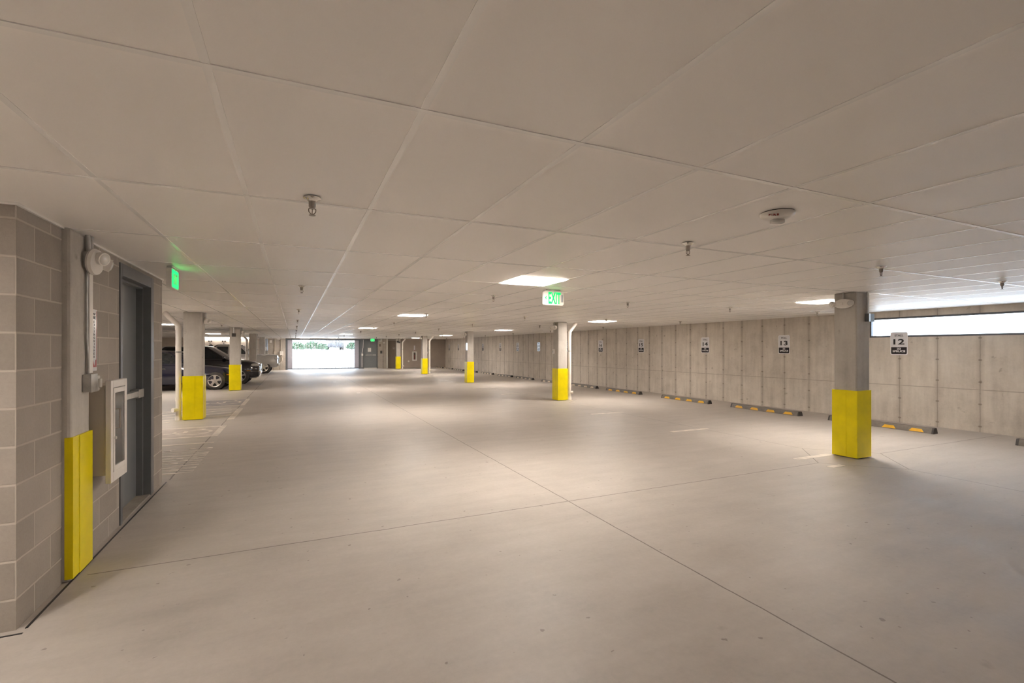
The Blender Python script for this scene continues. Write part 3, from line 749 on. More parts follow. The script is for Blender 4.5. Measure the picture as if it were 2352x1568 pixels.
for n_, y in SIGNS:
    lab = 'white stall sign reading %d on the right wall' % n_
    if n_ == 12: lab = 'white stall sign reading 12 just below the wall window'
    stall_sign(n_, y, lab)
t = thing('notice_sign', 'small pale notice on the side of the third right-hand column', 'sign', (6.9575, 20.1, 1.60))
MB().bb(-0.003, 0, -0.12, 0.12, -0.16, 0.16).build('plate', 'sign', t)

# ------------------------------------------------------------ wheel stops
def make_stop(label, y, x=10.30, ref='stopyellow'):
    t = thing('wheel_stop', label, 'wheel stop', (x, y, 0), 'rubber wheel stops along the right wall')
    L = 0.915
    m = MB(); m.prism([(-0.075, 0), (0.075, 0), (0.055, 0.06), (0.035, 0.10), (-0.035, 0.10), (-0.055, 0.06)], (0, -L + 0.03, 0), (1, 0, 0), (0, 0, 1), (0, 1, 0), 2 * L - 0.06)
    m.build('body', 'stop', t, bevel=0.006)
    for s in (-1, 1):
        MB().prism([(-0.075, 0), (0.075, 0), (0.055, 0.06), (0.035, 0.10), (-0.035, 0.10), (-0.055, 0.06)], (0, s * (L - 0.03), 0), (1, 0, 0), (0, 0, 1), (0, s, 0), 0.03).build('end_cap', 'rubber', t)
    sl = Vector((0.020, 0, 0.06)).normalized()
    for k in (-0.66, -0.22, 0.22, 0.66):
        m = MB(); m.prism([(-0.115, 0.0), (0.115, 0.0), (0.075, 0.055), (-0.075, 0.055)], (-0.0735, k, 0.012), (0, 1, 0), (0.020 / 0.0632, 0, 0.06 / 0.0632), (-0.95, 0, 0.316), 0.003)
        m.build('reflector', ref, t)
    return t
ST = SW = None
STOPS = [(2.62, 10.30, 'black rubber wheel stop at the right edge, cut by the frame'), (5.50, 10.30, 'black rubber wheel stop under the stall 12 sign, behind the near column'),
         (7.97, 10.30, 'black rubber wheel stop under the stall 13 sign'), (10.53, 10.30, 'black rubber wheel stop under the stall 14 sign'),
         (13.45, 10.35, 'black rubber wheel stop under the stall 15 sign'), (16.0, 10.40, 'black rubber wheel stop under the stall 16 sign'),
         (18.6, 10.45, 'black rubber wheel stop directly behind the column below the EXIT sign'), (21.5, 10.50, 'black rubber wheel stop under the stall 18 sign'),
         (23.95, 10.50, 'black rubber wheel stop under the stall 19 sign'), (26.6, 10.50, 'black rubber wheel stop under the stall 20 sign'),
         (29.3, 10.50, 'black rubber wheel stop under the stall 21 sign'), (31.9, 10.50, 'black rubber wheel stop under the stall 22 sign'), (34.4, 10.50, 'black rubber wheel stop under the stall 23 sign'), (36.7, 10.45, 'black rubber wheel stop in the corner by the taupe wall')]
for y, x, l in STOPS:
    if y > 15.5:
        if SW is None: SW = make_stop(l, y, x, 'stoppale')
        else: dup(SW, (x, y, 0), l)
    elif ST is None: ST = make_stop(l, y, x)
    else: dup(ST, (x, y, 0), l)

# ------------------------------------------------------------ boxes and conduits on columns
t = thing('outlet_box', 'grey steel outlet box with conduit on the front of the nearest right-hand column', 'outlet box', (7.19, 3.978, 1.93))
MB().bb(-0.05, 0.075, -0.055, 0, -0.055, 0.055).build('box', 'grey_frame', t, bevel=0.003)
MB().bb(-0.055, -0.025, -0.06, -0.055, -0.055, 0.055).build('cover', 'galv', t)
MB().cyl((-0.025, -0.02, 0.055), (-0.025, -0.02, H - 1.93), 0.013, 10).build('conduit', 'galv', t, smooth=True)
t = thing('outlet_box', 'small dark outlet box on the front of the second left-hand column', 'outlet box', (-1.97, 19.808, 2.0))
MB().bb(-0.06, 0.06, -0.05, 0, -0.06, 0.06).build('box', 'rubber', t, bevel=0.003)
MB().cyl((0, -0.02, 0.06), (0, -0.02, H - 2.0), 0.016, 8).build('conduit', 'galv', t, smooth=True)
t = thing('security_camera', 'dark security camera on the front of the farthest right-hand column', 'camera', (7.11, 36.098, 2.03))
MB().cyl((0, -0.02, 0.05), (0, -0.02, H - 2.03), 0.012, 8).bb(-0.04, 0.04, -0.04, 0, 0.0, 0.06).build('bracket', 'rubber', t)
MB().box((-0.03, -0.10, -0.02), (0.26, 0.13, 0.11), Matrix.Rotation(0.3, 3, 'Y')).build('housing', 'rubber', t, bevel=0.01)
t = thing('alarm_pull', 'small white device on the side of the column below the EXIT sign', 'alarm device', (6.958, 12.28, 1.42))
MB().bb(-0.045, 0, -0.05, 0.05, -0.07, 0.07).build('body', 'white', t, bevel=0.01)
MB().bb(-0.06, -0.045, -0.025, 0.025, -0.03, 0.03).build('cover', 'lens', t)

# ------------------------------------------------------------ far wall: gate, door, cabinets
gt = thing('security_gate', 'grey vehicle gate of thin vertical bars at the far end of the aisle', 'gate', (2.02, YF + 0.06, 0))
hw = 2.57
m = MB().bb(-hw, hw, -0.05, 0.05, 2.14, 2.235).bb(-hw, -hw + 0.13, -0.05, 0.05, 0, 2.14).bb(hw - 0.13, hw, -0.05, 0.05, 0, 2.14).bb(-hw + 0.13, hw - 0.13, -0.04, 0.04, 0.02, 0.09)
m.build('gate_frame', 'gate_frame', gt)
for s in (-1, 1): MB().bb(s * (hw - 0.13), s * (hw - 0.44), -0.03, 0.03, 0.09, 2.14).build('side_panel', 'gate_side', gt)
n = 40; x0 = -hw + 0.44; x1 = hw - 0.44
for i in range(1, n + 1):
    x = x0 + (x1 - x0) * i / (n + 1)
    MB().bb(x - 0.014, x + 0.014, -0.014, 0.014, 0.09, 2.14).build('gate_bar', 'gate_bar', gt)
d2 = tag(bpy.data.objects.new('door_2', None), 'grey steel exit door with a notice, right of the gate', 'door', kind='structure'); COL.objects.link(d2)
MB().bb(4.59, 4.86, YF - 0.01, YF + 0.2, 0, 2.235).bb(5.77, 5.85, YF - 0.02, YF + 0.2, 0, 2.235).bb(4.86, 5.77, YF - 0.02, YF + 0.2, 2.14, 2.235).build('door_frame', 'grey_frame', d2)
MB().bb(4.86, 5.77, YF + 0.04, YF + 0.09, 0.01, 2.14).build('door_leaf', 'grey_door', d2)
MB().bb(4.95, 5.70, YF - 0.03, YF + 0.02, 1.0, 1.06).bb(5.5, 5.72, YF - 0.04, YF + 0.04, 0.98, 1.08).build('panic_bar', 'galv', d2)
MB().bb(4.86, 5.77, YF - 0.10, YF + 0.02, 0, 0.06).build('door_sweep', 'white', d2)
t = thing('door_notice', 'white paper notice taped to the far grey door', 'notice', (5.25, YF + 0.038, 1.43))
MB().bb(-0.12, 0.12, -0.002, 0, -0.15, 0.15).build('sheet', 'white', t)
t = thing('conduit_run', 'white conduit with a small box on the post between gate and far door', 'conduit', (4.74, YF - 0.02, 0))
MB().tube([(0.05, -0.01, 2.2), (0.03, -0.01, 1.6), (-0.05, -0.01, 1.2), (-0.05, -0.01, 0.1)], 0.018, 8).build('pipe', 'white', t, smooth=True)
MB().bb(-0.09, 0.03, -0.06, 0.0, 0.98, 1.14).build('box', 'white', t)
for nm, lab, cat, x, z, sx, sz, mt in (('wall_lamp', 'small white round lamp high on the concrete pier beside the taupe wall', 'lamp', 6.33, 1.98, 0.09, 0.10, 'white'),
                                  ('control_box', 'dark upper control box on the concrete pier right of the far door', 'control box', 6.03, 1.78, 0.12, 0.18, 'brown_door'),
                                  ('control_box', 'dark lower control box on the concrete pier right of the far door', 'control box', 6.12, 1.25, 0.12, 0.18, 'rubber'),
                                  ('emergency_lamp', 'pale flat lamp at the top of the pier right of the far door', 'lamp', 6.05, 2.10, 0.2, 0.05, 'white')):
    t = thing(nm, lab, cat, (x, YF, z))
    MB().bb(-sx / 2, sx / 2, -0.06, 0, -sz / 2, sz / 2).build('body', mt, t, bevel=0.01)
    MB().bb(-sx / 2 - 0.01, sx / 2 + 0.01, -0.012, 0, -sz / 2 - 0.01, sz / 2 + 0.01).build('back_plate', mt, t)
d3 = tag(bpy.data.objects.new('door_3', None), 'dark taupe door with a round sign at the left of the taupe wall', 'door', kind='structure'); COL.objects.link(d3)
YU = YF + 0.10
MB().bb(6.66, 7.62, YU - 0.012, YU, 0.01, 2.12).build('door_leaf', 'brown_door', d3)
MB().bb(6.62, 6.66, YU - 0.03, YU, 0, 2.16).bb(7.62, 7.68, YU - 0.03, YU, 0, 2.16).bb(6.62, 7.68, YU - 0.03, YU, 2.12, 2.18).build('door_frame', 'brown_wall', d3)
t = thing('door_sign', 'small round dark sign on the taupe door', 'sign', (7.10, YU - 0.013, 1.55))
MB().cyl((0, 0, 0), (0, -0.004, 0), 0.11, 24).build('plate', 'brown_wall', t)
MB().lathe([(0.07, 0.004), (0.085, 0.0055), (0.085, 0.004)], (0, 0, 0), (0, -1, 0), 24, close=False).build('ring', 'black', t)
t = thing('extinguisher_cabinet', 'small white extinguisher cabinet on the far taupe wall', 'extinguisher cabinet', (8.72, YU, 0.93))
m = MB()
for (a, b, c, d) in ((-0.18, -0.08, -0.37, 0.37), (0.08, 0.18, -0.37, 0.37), (-0.08, 0.08, -0.37, -0.28), (-0.08, 0.08, 0.28, 0.37)): m.bb(a, b, -0.08, 0, c, d)
m.build('frame', 'white', t, bevel=0.004)
MB().bb(-0.08, 0.08, -0.078, -0.075, -0.28, 0.28).build('glass_pane', 'pane', t)
MB().bb(-0.08, 0.08, -0.006, 0, -0.28, 0.28).build('interior', 'brown_door', t)
t2 = thing('fire_extinguisher', 'red extinguisher inside the cabinet on the far taupe wall', 'fire extinguisher', (8.72, YU - 0.041, 0.66))
MB().lathe([(0.031, 0), (0.031, 0.3), (0.02, 0.36), (0.015, 0.4)], n=14).build('cylinder', 'extred', t2, smooth=True)
MB().bb(-0.02, 0.05, -0.01, 0.01, 0.39, 0.43).build('valve', 'black', t2)
t = thing('extinguisher_sign', 'narrow vertical sign above the far extinguisher cabinet', 'sign', (8.72, YU - 0.002, 1.55))
MB().bb(-0.05, 0.05, -0.003, 0, -0.22, 0.22).build('plate', 'signgrey', t)
MB().bb(-0.03, 0.03, -0.004, -0.003, -0.2, -0.14).build('red_arrow', 'red', t)
t = thing('hose_valve', 'small white valve on the far taupe wall left of the cabinet', 'valve', (8.25, YU, 0.52))
MB().cyl((0, 0, 0), (0, -0.06, 0), 0.07, 16).cyl((0, -0.06, 0), (0, -0.10, 0), 0.035, 12).build('body', 'white', t, smooth=True)
t = thing('wall_lamp', 'small white device on the far taupe wall beside the fourth column', 'lamp', (9.75, YU, 1.20))
MB().ball((0, -0.03, 0), (0.05, 0.04, 0.09)).build('body', 'white', t, smooth=True)

# electrical boxes on the concrete pier left of the gate
t = thing('electrical_box', 'white electrical box with a looped hose on the pier left of the gate', 'electrical box', (-0.83, YF - 0.004, 1.20))
MB().bb(-0.1, 0.12, -0.1, 0, -0.14, 0.14).build('box', 'white', t, bevel=0.01)
MB().tube([(0.06, -0.05, -0.14)] + [Vector((0.06 - 0.28 + 0.28 * math.cos(a), -0.05, -0.42 + 0.34 * math.sin(a))) for a in [0.5, 0.2, -0.2, -0.6, -1.0, -1.4, -1.8]], 0.022, 8).build('hose', 'beige_metal', t, smooth=True)
MB().tube([(-0.02, -0.03, 0.14), (-0.02, -0.03, 0.95)], 0.02, 8).build('conduit', 'beige_metal', t, smooth=True)
t = thing('electrical_box', 'beige electrical box left of the white box on the pier', 'electrical box', (-1.23, YF, 1.2))
MB().bb(-0.09, 0.09, -0.09, 0, -0.12, 0.12).build('box', 'beige_metal', t, bevel=0.01)
MB().tube([(0.0, -0.03, 0.12), (0.0, -0.03, 1.0)], 0.018, 8).build('conduit', 'beige_metal', t, smooth=True)
t = thing('emergency_lamp', 'pale oval lamp high on the pier left of the gate', 'lamp', (-1.02, YF, 2.19))
MB().ball((0, -0.035, 0), (0.13, 0.035, 0.04)).build('body', 'white', t, smooth=True)
t = thing('cable_box', 'small pale box high on the pier beside the dark recess', 'electrical box', (-1.50, YF, 2.02))
MB().bb(-0.07, 0.07, -0.06, 0, -0.1, 0.1).build('box', 'white', t, bevel=0.01)
t = thing('vent_hood', 'pale grey panel with a sloped hood inside the dark recess', 'vent', (-1.90, YF + 0.34, 1.35))
MB().bb(-0.20, 0.20, -0.02, 0, 0.0, 0.9).build('back_panel', 'kerb_grey', t)
MB().prism([(-0.19, 0.04), (0.19, 0.04), (0.10, 0.30), (-0.06, 0.30)], (0, -0.02, 0), (1, 0, 0), (0, 0, 1), (0, -1, 0), 0.16).build('hood', 'sign', t)
MB().bb(-0.18, -0.13, -0.12, -0.02, 0.4, 0.9).build('pipe', 'dark_frame', t)
MB().bb(-0.09, -0.05, -0.12, -0.02, 0.4, 0.9).build('pipe', 'dark_frame', t)

# bicycle hooks on the far wall
HK = None
for x, z, big, l in ((-5.15, 2.02, 1, 'pair of black bicycle hooks on the far wall, leftmost above the navy sedan'), (-4.35, 2.02, 1, 'pair of black bicycle hooks on the far wall, above the pickup cab'),
               (-4.76, 1.70, 0, 'lower pair of black bicycle hooks on the far wall, left of the pickup roof'), (-2.55, 1.70, 0, 'lower pair of black bicycle hooks on the far wall, right of the second left column')):
    t = thing('bicycle_hook', l, 'bicycle hook', (x, YF, z), 'bicycle hooks on the far wall')
    for s in (-1, 1): MB().cyl((s * 0.07, 0, 0), (s * 0.07, -0.05, 0), 0.045, 12).build('bracket', 'rubber', t, smooth=True)
    MB().tube([(0, 0, -0.12), (0.0, -0.10, -0.16), (0.05, -0.16, -0.25), (0.02, -0.10, -0.36), (-0.02, 0, -0.34)], 0.028, 8).build('hook', 'rubber', t, smooth=True)
    if big and x < -5: MB().box((0.05, -0.06, -0.32), (0.22, 0.10, 0.22), Matrix.Rotation(0.7, 3, 'Y')).build('wheel_tray', 'rubber', t, bevel=0.02)

# ------------------------------------------------------------ vehicles
def lerp(a, b, t): return a + (b - a) * t
def loft_body(st):
    """st: (x, zbottom, ztop, halfwidth)"""
    mb = MB(); rings = []
    for x, zb, zt, w in st:
        h = zt - zb
        half = [(0.0, zb), (0.72 * w, zb), (0.94 * w, zb + 0.06 * h), (0.995 * w, zb + 0.28 * h), (w, zb + 0.52 * h), (0.985 * w, zb + 0.66 * h), (0.96 * w, zb + 0.80 * h), (0.91 * w, zb + 0.93 * h), (0.80 * w, zt), (0.45 * w, zt + 0.018), (0.0, zt + 0.025)]
        pts = half + [(-y, z) for y, z in half[-2:0:-1]]
        rings.append([mb.bm.verts.new((x, y, z)) for y, z in pts])
    n = len(rings[0])
    for a, b in zip(rings, rings[1:]):
        for i in range(n): mb.bm.faces.new((a[i], a[(i + 1) % n], b[(i + 1) % n], b[i]))
    mb.bm.faces.new(rings[0]); mb.bm.faces.new(rings[-1][::-1])
    return mb
def cut_arches(obj, wheels, r, hw):
    cut = MB()
    for x in wheels:
        for s in (-1, 1): cut.cyl((x, s * (hw - 0.26), r - 0.0), (x, s * (hw + 0.2), r - 0.0), r + 0.055, 32)
    c = cut.build('cutter', 'well')
    tr = obj.modifiers.new('tri', 'TRIANGULATE')
    md = obj.modifiers.new('arch', 'BOOLEAN'); md.operation = 'DIFFERENCE'; md.object = c; md.solver = 'EXACT'
    bpy.context.view_layer.update()
    me = bpy.data.meshes.new_from_object(obj.evaluated_get(bpy.context.evaluated_depsgraph_get()))
    obj.modifiers.clear(); obj.data = me
    bpy.data.objects.remove(c)
    for p in me.polygons: p.use_smooth = True
    me.set_sharp_from_angle(angle=math.radians(35))
def wheel(parent, x, y, r, s, w=0.21, spokes=5):
    c = Vector((x, y, r))
    ty = MB().lathe([(r * 0.66, -w / 2), (r * 0.9, -w / 2), (r * 0.985, -w / 2 + 0.02), (r, -w / 2 + 0.05), (r, w / 2 - 0.05), (r * 0.985, w / 2 - 0.02), (r * 0.9, w / 2), (r * 0.66, w / 2)], c, (0, s, 0), 40, close=False)
    ty = ty.build('wheel', 'rubber', parent, smooth=True)
    ri = MB(); R = r * 0.68
    ri.lathe([(R, w / 2 - 0.02), (R, w / 2 + 0.004), (R * 0.90, w / 2 - 0.004), (R * 0.88, w / 2 - 0.05)], c, (0, s, 0), 40, close=False)
    for k in range(spokes):
        a = 2 * PI * k / spokes + PI / 2
        e1 = Vector((math.cos(a), 0, math.sin(a))); e2 = Vector((-math.sin(a), 0, math.cos(a)))
        ri.prism([(0.02, -0.045), (R * 0.55, -0.033), (R * 0.93, -0.055), (R * 0.93, 0.055), (R * 0.55, 0.033), (0.02, 0.045)], c + Vector((0, s * (w / 2 - 0.045), 0)), e1, e2, Vector((0, s, 0)), 0.04)
    ri.cyl(c + Vector((0, s * (w / 2 - 0.04), 0)), c + Vector((0, s * (w / 2 + 0.006), 0)), R * 0.24, 18)
    ri.build('rim', 'rim', ty, smooth=True)
    MB().cyl(c + Vector((0, s * (w / 2 - 0.09), 0)), c + Vector((0, s * (w / 2 - 0.07), 0)), R * 0.95, 24).build('brake_disc', 'well', ty)
    return ty
def quad_panel(name, pts, mat, parent, off, th=0.006):
    a, b, c = (Vector(q) for q in pts[:3]); n = (b - a).cross(c - a).normalized()
    if n.dot(Vector(off)) < 0: n = -n
    m = MB(); lo = [m.bm.verts.new(Vector(q) - n * 0.004) for q in pts]; hi = [m.bm.verts.new(Vector(q) + n * th) for q in pts]; k = len(pts)
    for i in range(k): m.bm.faces.new((lo[i], lo[(i + 1) % k], hi[(i + 1) % k], hi[i]))
    m.bm.faces.new(lo[::-1]); m.bm.faces.new(hi)
    return m.build(name, mat, parent, bevel=0.003)
def vehicle(name, label, loc, st, wheels, r, hw, cab, windows, paint, headz, extras=None, spokes=5, rot=0.0):
    t = thing(name, label, 'pickup truck' if 'pickup' in name else 'car', loc)
    t.rotation_euler = (0, 0, rot)
    body = loft_body(st).build('body', paint, t, smooth=True); cut_arches(body, wheels, r, hw)
    for x in wheels:
        for s in (-1, 1):
            wheel(t, x, s * (hw - 0.115), r, s, spokes=spokes)
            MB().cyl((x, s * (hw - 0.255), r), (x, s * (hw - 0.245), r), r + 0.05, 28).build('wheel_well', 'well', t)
    xb1, xr1, xr2, xb2, zb, zr, wb, wr = cab
    m = MB(); vs = {}
    mid = lerp(zb, zr, 0.5)
    def cabring(x_f, x_r, z, w, c):       # hexagonal ring, bowed front and rear
        return [m.bm.verts.new(q) for q in ((x_f + c, 0, z), (x_f, w * 0.75, z), (x_f - 0.14, w, z), (x_r + 0.12, w, z), (x_r, w * 0.75, z), (x_r - c * 0.6, 0, z), (x_r, -w * 0.75, z), (x_r + 0.12, -w, z), (x_f - 0.14, -w, z), (x_f, -w * 0.75, z))]
    lv = [cabring(xb1, xb2, zb - 0.05, wb, 0.10), cabring(xr1, xr2, zr - 0.05, wr, 0.04), cabring(xr1 - 0.10, xr2 + 0.10, zr - 0.012, wr - 0.09, 0.03), cabring(xr1 - 0.4, xr2 + 0.4, zr + 0.012, wr * 0.5, 0.0)]
    for a, b in zip(lv, lv[1:]):
        for i in range(10): m.bm.faces.new((a[i], a[(i + 1) % 10], b[(i + 1) % 10], b[i]))
    m.bm.faces.new(lv[0][::-1]); m.bm.faces.new(lv[-1])
    m.build('cabin', paint, t, smooth=True)
    z0, z1 = zb - 0.05, zr - 0.05
    def side(x, z, s):
        return Vector((x, s * lerp(wb, wr, (z - z0) / (z1 - z0)), z))
    for poly in windows:
        for s in (-1, 1): quad_panel('side_window', [side(x, z, s) for x, z in poly], 'glass', t, (0, s, 0.2))
    def front(yf, z, xa=None):
        k = (z - z0) / (z1 - z0); return Vector((lerp(xb1, xr1, k), yf * lerp(wb, wr, k) * 0.75, z))
    # windscreen in two halves because the glass is bowed
    for (za, zc) in ((zb + 0.0, zr - 0.09),):
        def fc(z): k = (z - z0) / (z1 - z0); return Vector((lerp(xb1 + 0.10, xr1 + 0.04, k), 0, z))
        a = MB(); q = [front(0.98, za), fc(za), front(-0.98, za), front(-0.95, zc), fc(zc), front(0.95, zc)]
        nn = Vector((0.6, 0, 0.8)) * 0.008; vsn = [a.bm.verts.new(p + nn) for p in q]
        a.bm.faces.new((vsn[0], vsn[1], vsn[4], vsn[5])); a.bm.faces.new((vsn[1], vsn[2], vsn[3], vsn[4]))
        a.build('windscreen', 'glass', t)
        def rc(yf, z): k = (z - z0) / (z1 - z0); return Vector((lerp(xb2, xr2, k), yf * lerp(wb, wr, k) * 0.75, z))
        quad_panel('rear_window', [rc(0.95, za + 0.03), rc(-0.95, za + 0.03), rc(-0.92, zc), rc(0.92, zc)], 'glass', t, (-1, 0, 0.4), 0.06)
    for s in (-1, 1):
        MB().ball((xb1 - 0.32, s * (wb + 0.14), zb + 0.06), (0.07, 0.11, 0.075)).cyl((xb1 - 0.32, s * (wb - 0.04), zb + 0.0), (xb1 - 0.32, s * (wb + 0.1), zb + 0.04), 0.02, 8).build('side_mirror', paint, t, smooth=True)
    for s in (-1, 1):
        (hx, hy, hz, rx, ry, rz) = headz
        MB().ball((hx, s * hy, hz), (rx, ry, rz)).build('headlight', 'lamp', t, smooth=True)
    if extras: extras(t)
    return t
# navy sedan: nose at local x = 0, forward +X
def sedan_extra(t):
    for s in (-1, 1):
        for xh in (-2.2, -3.2): MB().bb(xh - 0.15, xh, s * 0.888, s * 0.92, 0.775, 0.80).build('door_handle', 'chrome', t, bevel=0.006)
        MB().bb(-0.33, -0.20, s * 0.80, s * 0.865, 0.53, 0.56).build('side_marker', 'amber', t, bevel=0.006)
    MB().prism([(-0.38, 0.42), (0.38, 0.42), (0.30, 0.56), (-0.30, 0.56)], (-0.03, 0, 0), (0, 1, 0), (0, 0, 1), (1, 0, 0), 0.05).build('grille', 'rubber', t, bevel=0.01)
    for s in (-1, 1):
        m = MB().tube([(-1.45, s * 0.70, 0.985), (-2.2, s * 0.585, 1.385), (-3.2, s * 0.585, 1.40)], 0.012, 6)
        m.build('window_trim', 'chrome', t, smooth=True)
vehicle('sedan', 'navy blue sedan parked at left behind the column with the white pipe', (-1.95, 21.38, 0),
        [(0.0, 0.32, 0.56, 0.50), (-0.06, 0.24, 0.66, 0.70), (-0.22, 0.20, 0.73, 0.82), (-0.50, 0.19, 0.80, 0.885), (-0.9, 0.19, 0.865, 0.91), (-1.3, 0.19, 0.915, 0.915), (-1.8, 0.19, 0.94, 0.915), (-3.0, 0.19, 0.96, 0.915), (-3.9, 0.20, 0.965, 0.90), (-4.4, 0.24, 0.95, 0.85), (-4.65, 0.32, 0.90, 0.72), (-4.72, 0.42, 0.82, 0.55)],
        (-0.70, -3.40), 0.325, 0.915, (-1.22, -1.98, -3.15, -4.15, 0.95, 1.43, 0.80, 0.60),
        [[(-1.62, 0.97), (-2.45, 0.97), (-2.45, 1.34), (-2.12, 1.34)], [(-2.52, 0.97), (-3.45, 0.99), (-3.15, 1.34), (-2.52, 1.34)]], 'navy', (-0.26, 0.64, 0.655, 0.20, 0.13, 0.06), sedan_extra, rot=0)
def suv_extra(t):
    for s in (-1, 1):
        MB().bb(-2.2, -2.05, s * 0.915, s * 0.945, 0.88, 0.905).build('door_handle', 'chrome', t, bevel=0.006)
        MB().bb(-0.50, -0.34, s * 0.855, s * 0.90, 0.55, 0.575).build('side_marker', 'amber', t, bevel=0.006)
        MB().cyl((-0.05, s * 0.60, 0.42), (0.0, s * 0.60, 0.42), 0.06, 14).build('fog_lamp', 'lamp', t, smooth=True)
    MB().prism([(-0.36, 0.58), (0.36, 0.58), (0.40, 0.84), (-0.40, 0.84)], (-0.05, 0, 0), (0, 1, 0), (0, 0, 1), (1, 0, 0), 0.07).build('grille', 'chrome', t, bevel=0.01)
    MB().bb(-0.05, 0.03, -0.5, 0.5, 0.42, 0.54).build('bumper_insert', 'chrome', t, bevel=0.01)
vehicle('crossover', 'black crossover parked between the navy sedan and the silver pickup', (-1.36, 24.22, 0),
        [(0.0, 0.34, 0.74, 0.52), (-0.05, 0.27, 0.84, 0.70), (-0.20, 0.23, 0.92, 0.82), (-0.45, 0.22, 0.975, 0.895), (-0.8, 0.22, 1.02, 0.925), (-1.2, 0.22, 1.055, 0.93), (-1.7, 0.22, 1.07, 0.93), (-3.0, 0.22, 1.08, 0.93), (-3.9, 0.24, 1.08, 0.92), (-4.35, 0.3, 1.06, 0.86), (-4.5, 0.42, 0.96, 0.70)],
        (-0.75, -3.45), 0.345, 0.93, (-1.02, -1.82, -3.55, -4.25, 1.07, 1.62, 0.84, 0.66),
        [[(-1.42, 1.09), (-2.35, 1.09), (-2.35, 1.50), (-1.98, 1.50)], [(-2.42, 1.09), (-3.45, 1.11), (-3.40, 1.48), (-2.42, 1.50)]], 'blackcar', (-0.24, 0.68, 0.80, 0.22, 0.16, 0.085), suv_extra)
def pickup_extra(t):
    MB().bb(-0.06, 0.05, -0.86, 0.86, 0.44, 0.62).build('front_bumper', 'chrome', t, bevel=0.03)
    m = MB().prism([(-0.42, 0.68), (0.42, 0.68), (0.46, 0.98), (-0.46, 0.98)], (-0.02, 0, 0), (0, 1, 0), (0, 0, 1), (1, 0, 0), 0.05)
    m.build('grille', 'chrome', t, bevel=0.01)
    MB().prism([(-0.34, 0.74), (0.34, 0.74), (0.38, 0.92), (-0.38, 0.92)], (0.031, 0, 0), (0, 1, 0), (0, 0, 1), (1, 0, 0), 0.01).build('grille_mesh', 'rubber', t)
    for s in (-1, 1):
        MB().cyl((0.02, s * 0.62, 0.50), (0.06, s * 0.62, 0.50), 0.06, 14).build('fog_lamp', 'lamp', t, smooth=True)
        MB().bb(-2.55, -2.35, s * 0.89, s * 0.93, 0.98, 1.02).build('door_handle', 'chrome', t, bevel=0.006)
    MB().bb(-5.25, -3.55, -0.90, 0.90, 0.55, 1.14).build('cargo_bed', 'silver', t, bevel=0.03)
vehicle('pickup_truck', 'silver pickup truck parked farthest down the left side, nose toward the aisle', (-0.90, 33.54, 0),
        [(0.0, 0.48, 1.02, 0.66), (-0.05, 0.40, 1.08, 0.80), (-0.22, 0.36, 1.12, 0.88), (-0.5, 0.35, 1.14, 0.91), (-1.0, 0.35, 1.165, 0.915), (-1.4, 0.35, 1.18, 0.915), (-2.0, 0.35, 1.18, 0.915), (-3.4, 0.36, 1.18, 0.91), (-3.55, 0.40, 1.16, 0.90), (-3.58, 0.55, 1.10, 0.86)],
        (-0.78,), 0.375, 0.915, (-1.30, -1.95, -3.30, -3.52, 1.16, 1.78, 0.86, 0.68),
        [[(-1.62, 1.20), (-2.55, 1.20), (-2.55, 1.63), (-2.05, 1.63)], [(-2.66, 1.20), (-3.26, 1.20), (-3.22, 1.63), (-2.66, 1.63)]], 'silver', (-0.16, 0.72, 0.92, 0.16, 0.14, 0.10), pickup_extra)
pk = [o for o in COL.objects if o.name.startswith('pickup_truck')][0]
for s in (-1, 1): wheel(pk, -4.4, s * 0.80, 0.375, s)

# ------------------------------------------------------------ outside the gate and window
m = MB()
xa, xb = -12, 20
prof = [(YF + 0.35, 0.0), (YF + 2.0, 0.02), (44, 0.45), (50, 1.15), (54, 1.36), (58, 1.40), (90, 1.40)]
vs0 = [m.bm.verts.new((xa, y, z)) for y, z in prof]; vs1 = [m.bm.verts.new((xb, y, z)) for y, z in prof]
lo0 = [m.bm.verts.new((xa, y, z - 0.3)) for y, z in prof]; lo1 = [m.bm.verts.new((xb, y, z - 0.3)) for y, z in prof]
for i in range(len(prof) - 1):
    m.bm.faces.new((vs0[i], vs1[i], vs1[i + 1], vs0[i + 1])); m.bm.faces.new((lo0[i], lo0[i + 1], lo1[i + 1], lo1[i]))
    m.bm.faces.new((vs0[i], vs0[i + 1], lo0[i + 1], lo0[i])); m.bm.faces.new((vs1[i], lo1[i], lo1[i + 1], vs1[i + 1]))
m.bm.faces.new((vs0[0], lo0[0], lo1[0], vs1[0])); m.bm.faces.new((vs0[-1], vs1[-1], lo1[-1], lo0[-1]))
struct('driveway_slab', m, 'drive', 'sunlit concrete driveway rising beyond the gate', 'driveway')
struct('pavement_slab', MB().bb(XR + 0.25, XR + 14, -12, YF + 0.3, 1.40, 1.60), 'pavement', 'sunlit pavement outside the high window', 'pavement')
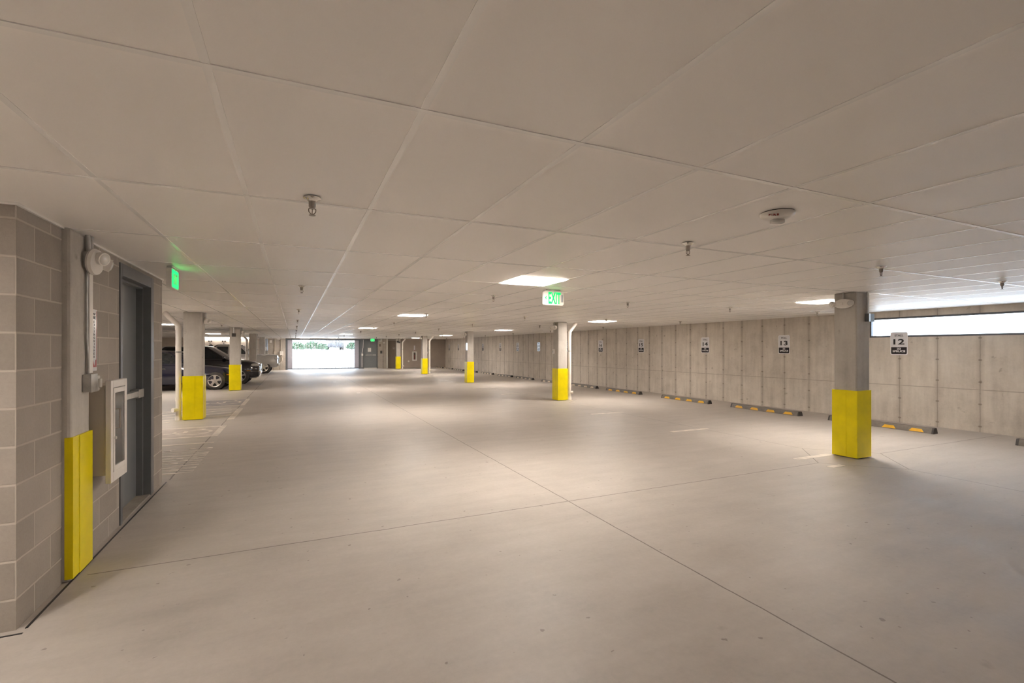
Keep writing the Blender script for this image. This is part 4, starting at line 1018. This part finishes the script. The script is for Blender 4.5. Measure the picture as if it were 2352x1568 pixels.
def hedge(label, x, y, z, sx, sy, sz, n):
    t = thing('hedge', label, 'hedge', (x, y, z), 'hedges beyond the driveway')
    mb = MB(); rnd = random.Random(int(x * 10 + 300))
    for i in range(n):
        a = rnd.uniform(0, 2 * PI); b = math.acos(rnd.uniform(-0.2, 1)); rr = rnd.uniform(0.55, 1.0)
        c = Vector((sx * rr * math.sin(b) * math.cos(a), sy * rr * math.sin(b) * math.sin(a), max(0.05, sz * rr * math.cos(b) * 0.8 + sz * 0.25)))
        d = Vector((rnd.gauss(0, 1), rnd.gauss(0, 1), rnd.gauss(0, 1))).normalized(); u, v, _ = frame_from(d); k = rnd.uniform(0.06, 0.13)
        q = [mb.bm.verts.new(c + u * k * e + v * k * f * 0.6) for e, f in ((-1, 0), (0, -1), (1, 0), (0, 1))]
        mb.bm.faces.new(q)
    mb.build('foliage', 'leaf', t)
    MB().cyl((0, 0, 0), (0, 0, sz * 0.7), 0.06, 8, 0.03).build('stem', 'brown_door', t)
hedge('leafy hedge beyond the gate at its left edge', 0.25, 56, 1.40, 0.9, 0.7, 0.8, 900)
hedge('leafy hedge beyond the gate, second from the left', 1.75, 57, 1.40, 0.9, 0.7, 0.95, 900)
hedge('leafy hedge beyond the gate, left of the parked vehicle', 2.75, 55.5, 1.40, 0.6, 0.6, 0.7, 700)
hedge('leafy hedge beyond the gate, right of the parked vehicle', 6.1, 58, 1.40, 0.7, 0.6, 0.85, 800)
vehicle('van', 'grey vehicle parked facing the gate on the driveway outside', (4.30, 57.5, 1.40),
        [(0.0, 0.35, 0.80, 0.66), (-0.06, 0.28, 0.90, 0.80), (-0.3, 0.25, 0.98, 0.88), (-0.9, 0.25, 1.06, 0.92), (-2.0, 0.25, 1.10, 0.92), (-4.2, 0.26, 1.12, 0.92), (-4.6, 0.34, 1.08, 0.84)],
        (-0.85, -3.6), 0.35, 0.92, (-1.0, -1.7, -4.1, -4.5, 1.10, 1.68, 0.84, 0.68),
        [[(-1.4, 1.12), (-2.4, 1.12), (-2.4, 1.55), (-1.9, 1.55)], [(-2.5, 1.12), (-4.0, 1.12), (-3.9, 1.55), (-2.5, 1.55)]], 'vangrey', (-0.2, 0.68, 0.78, 0.2, 0.15, 0.08), None, rot=-PI / 2)
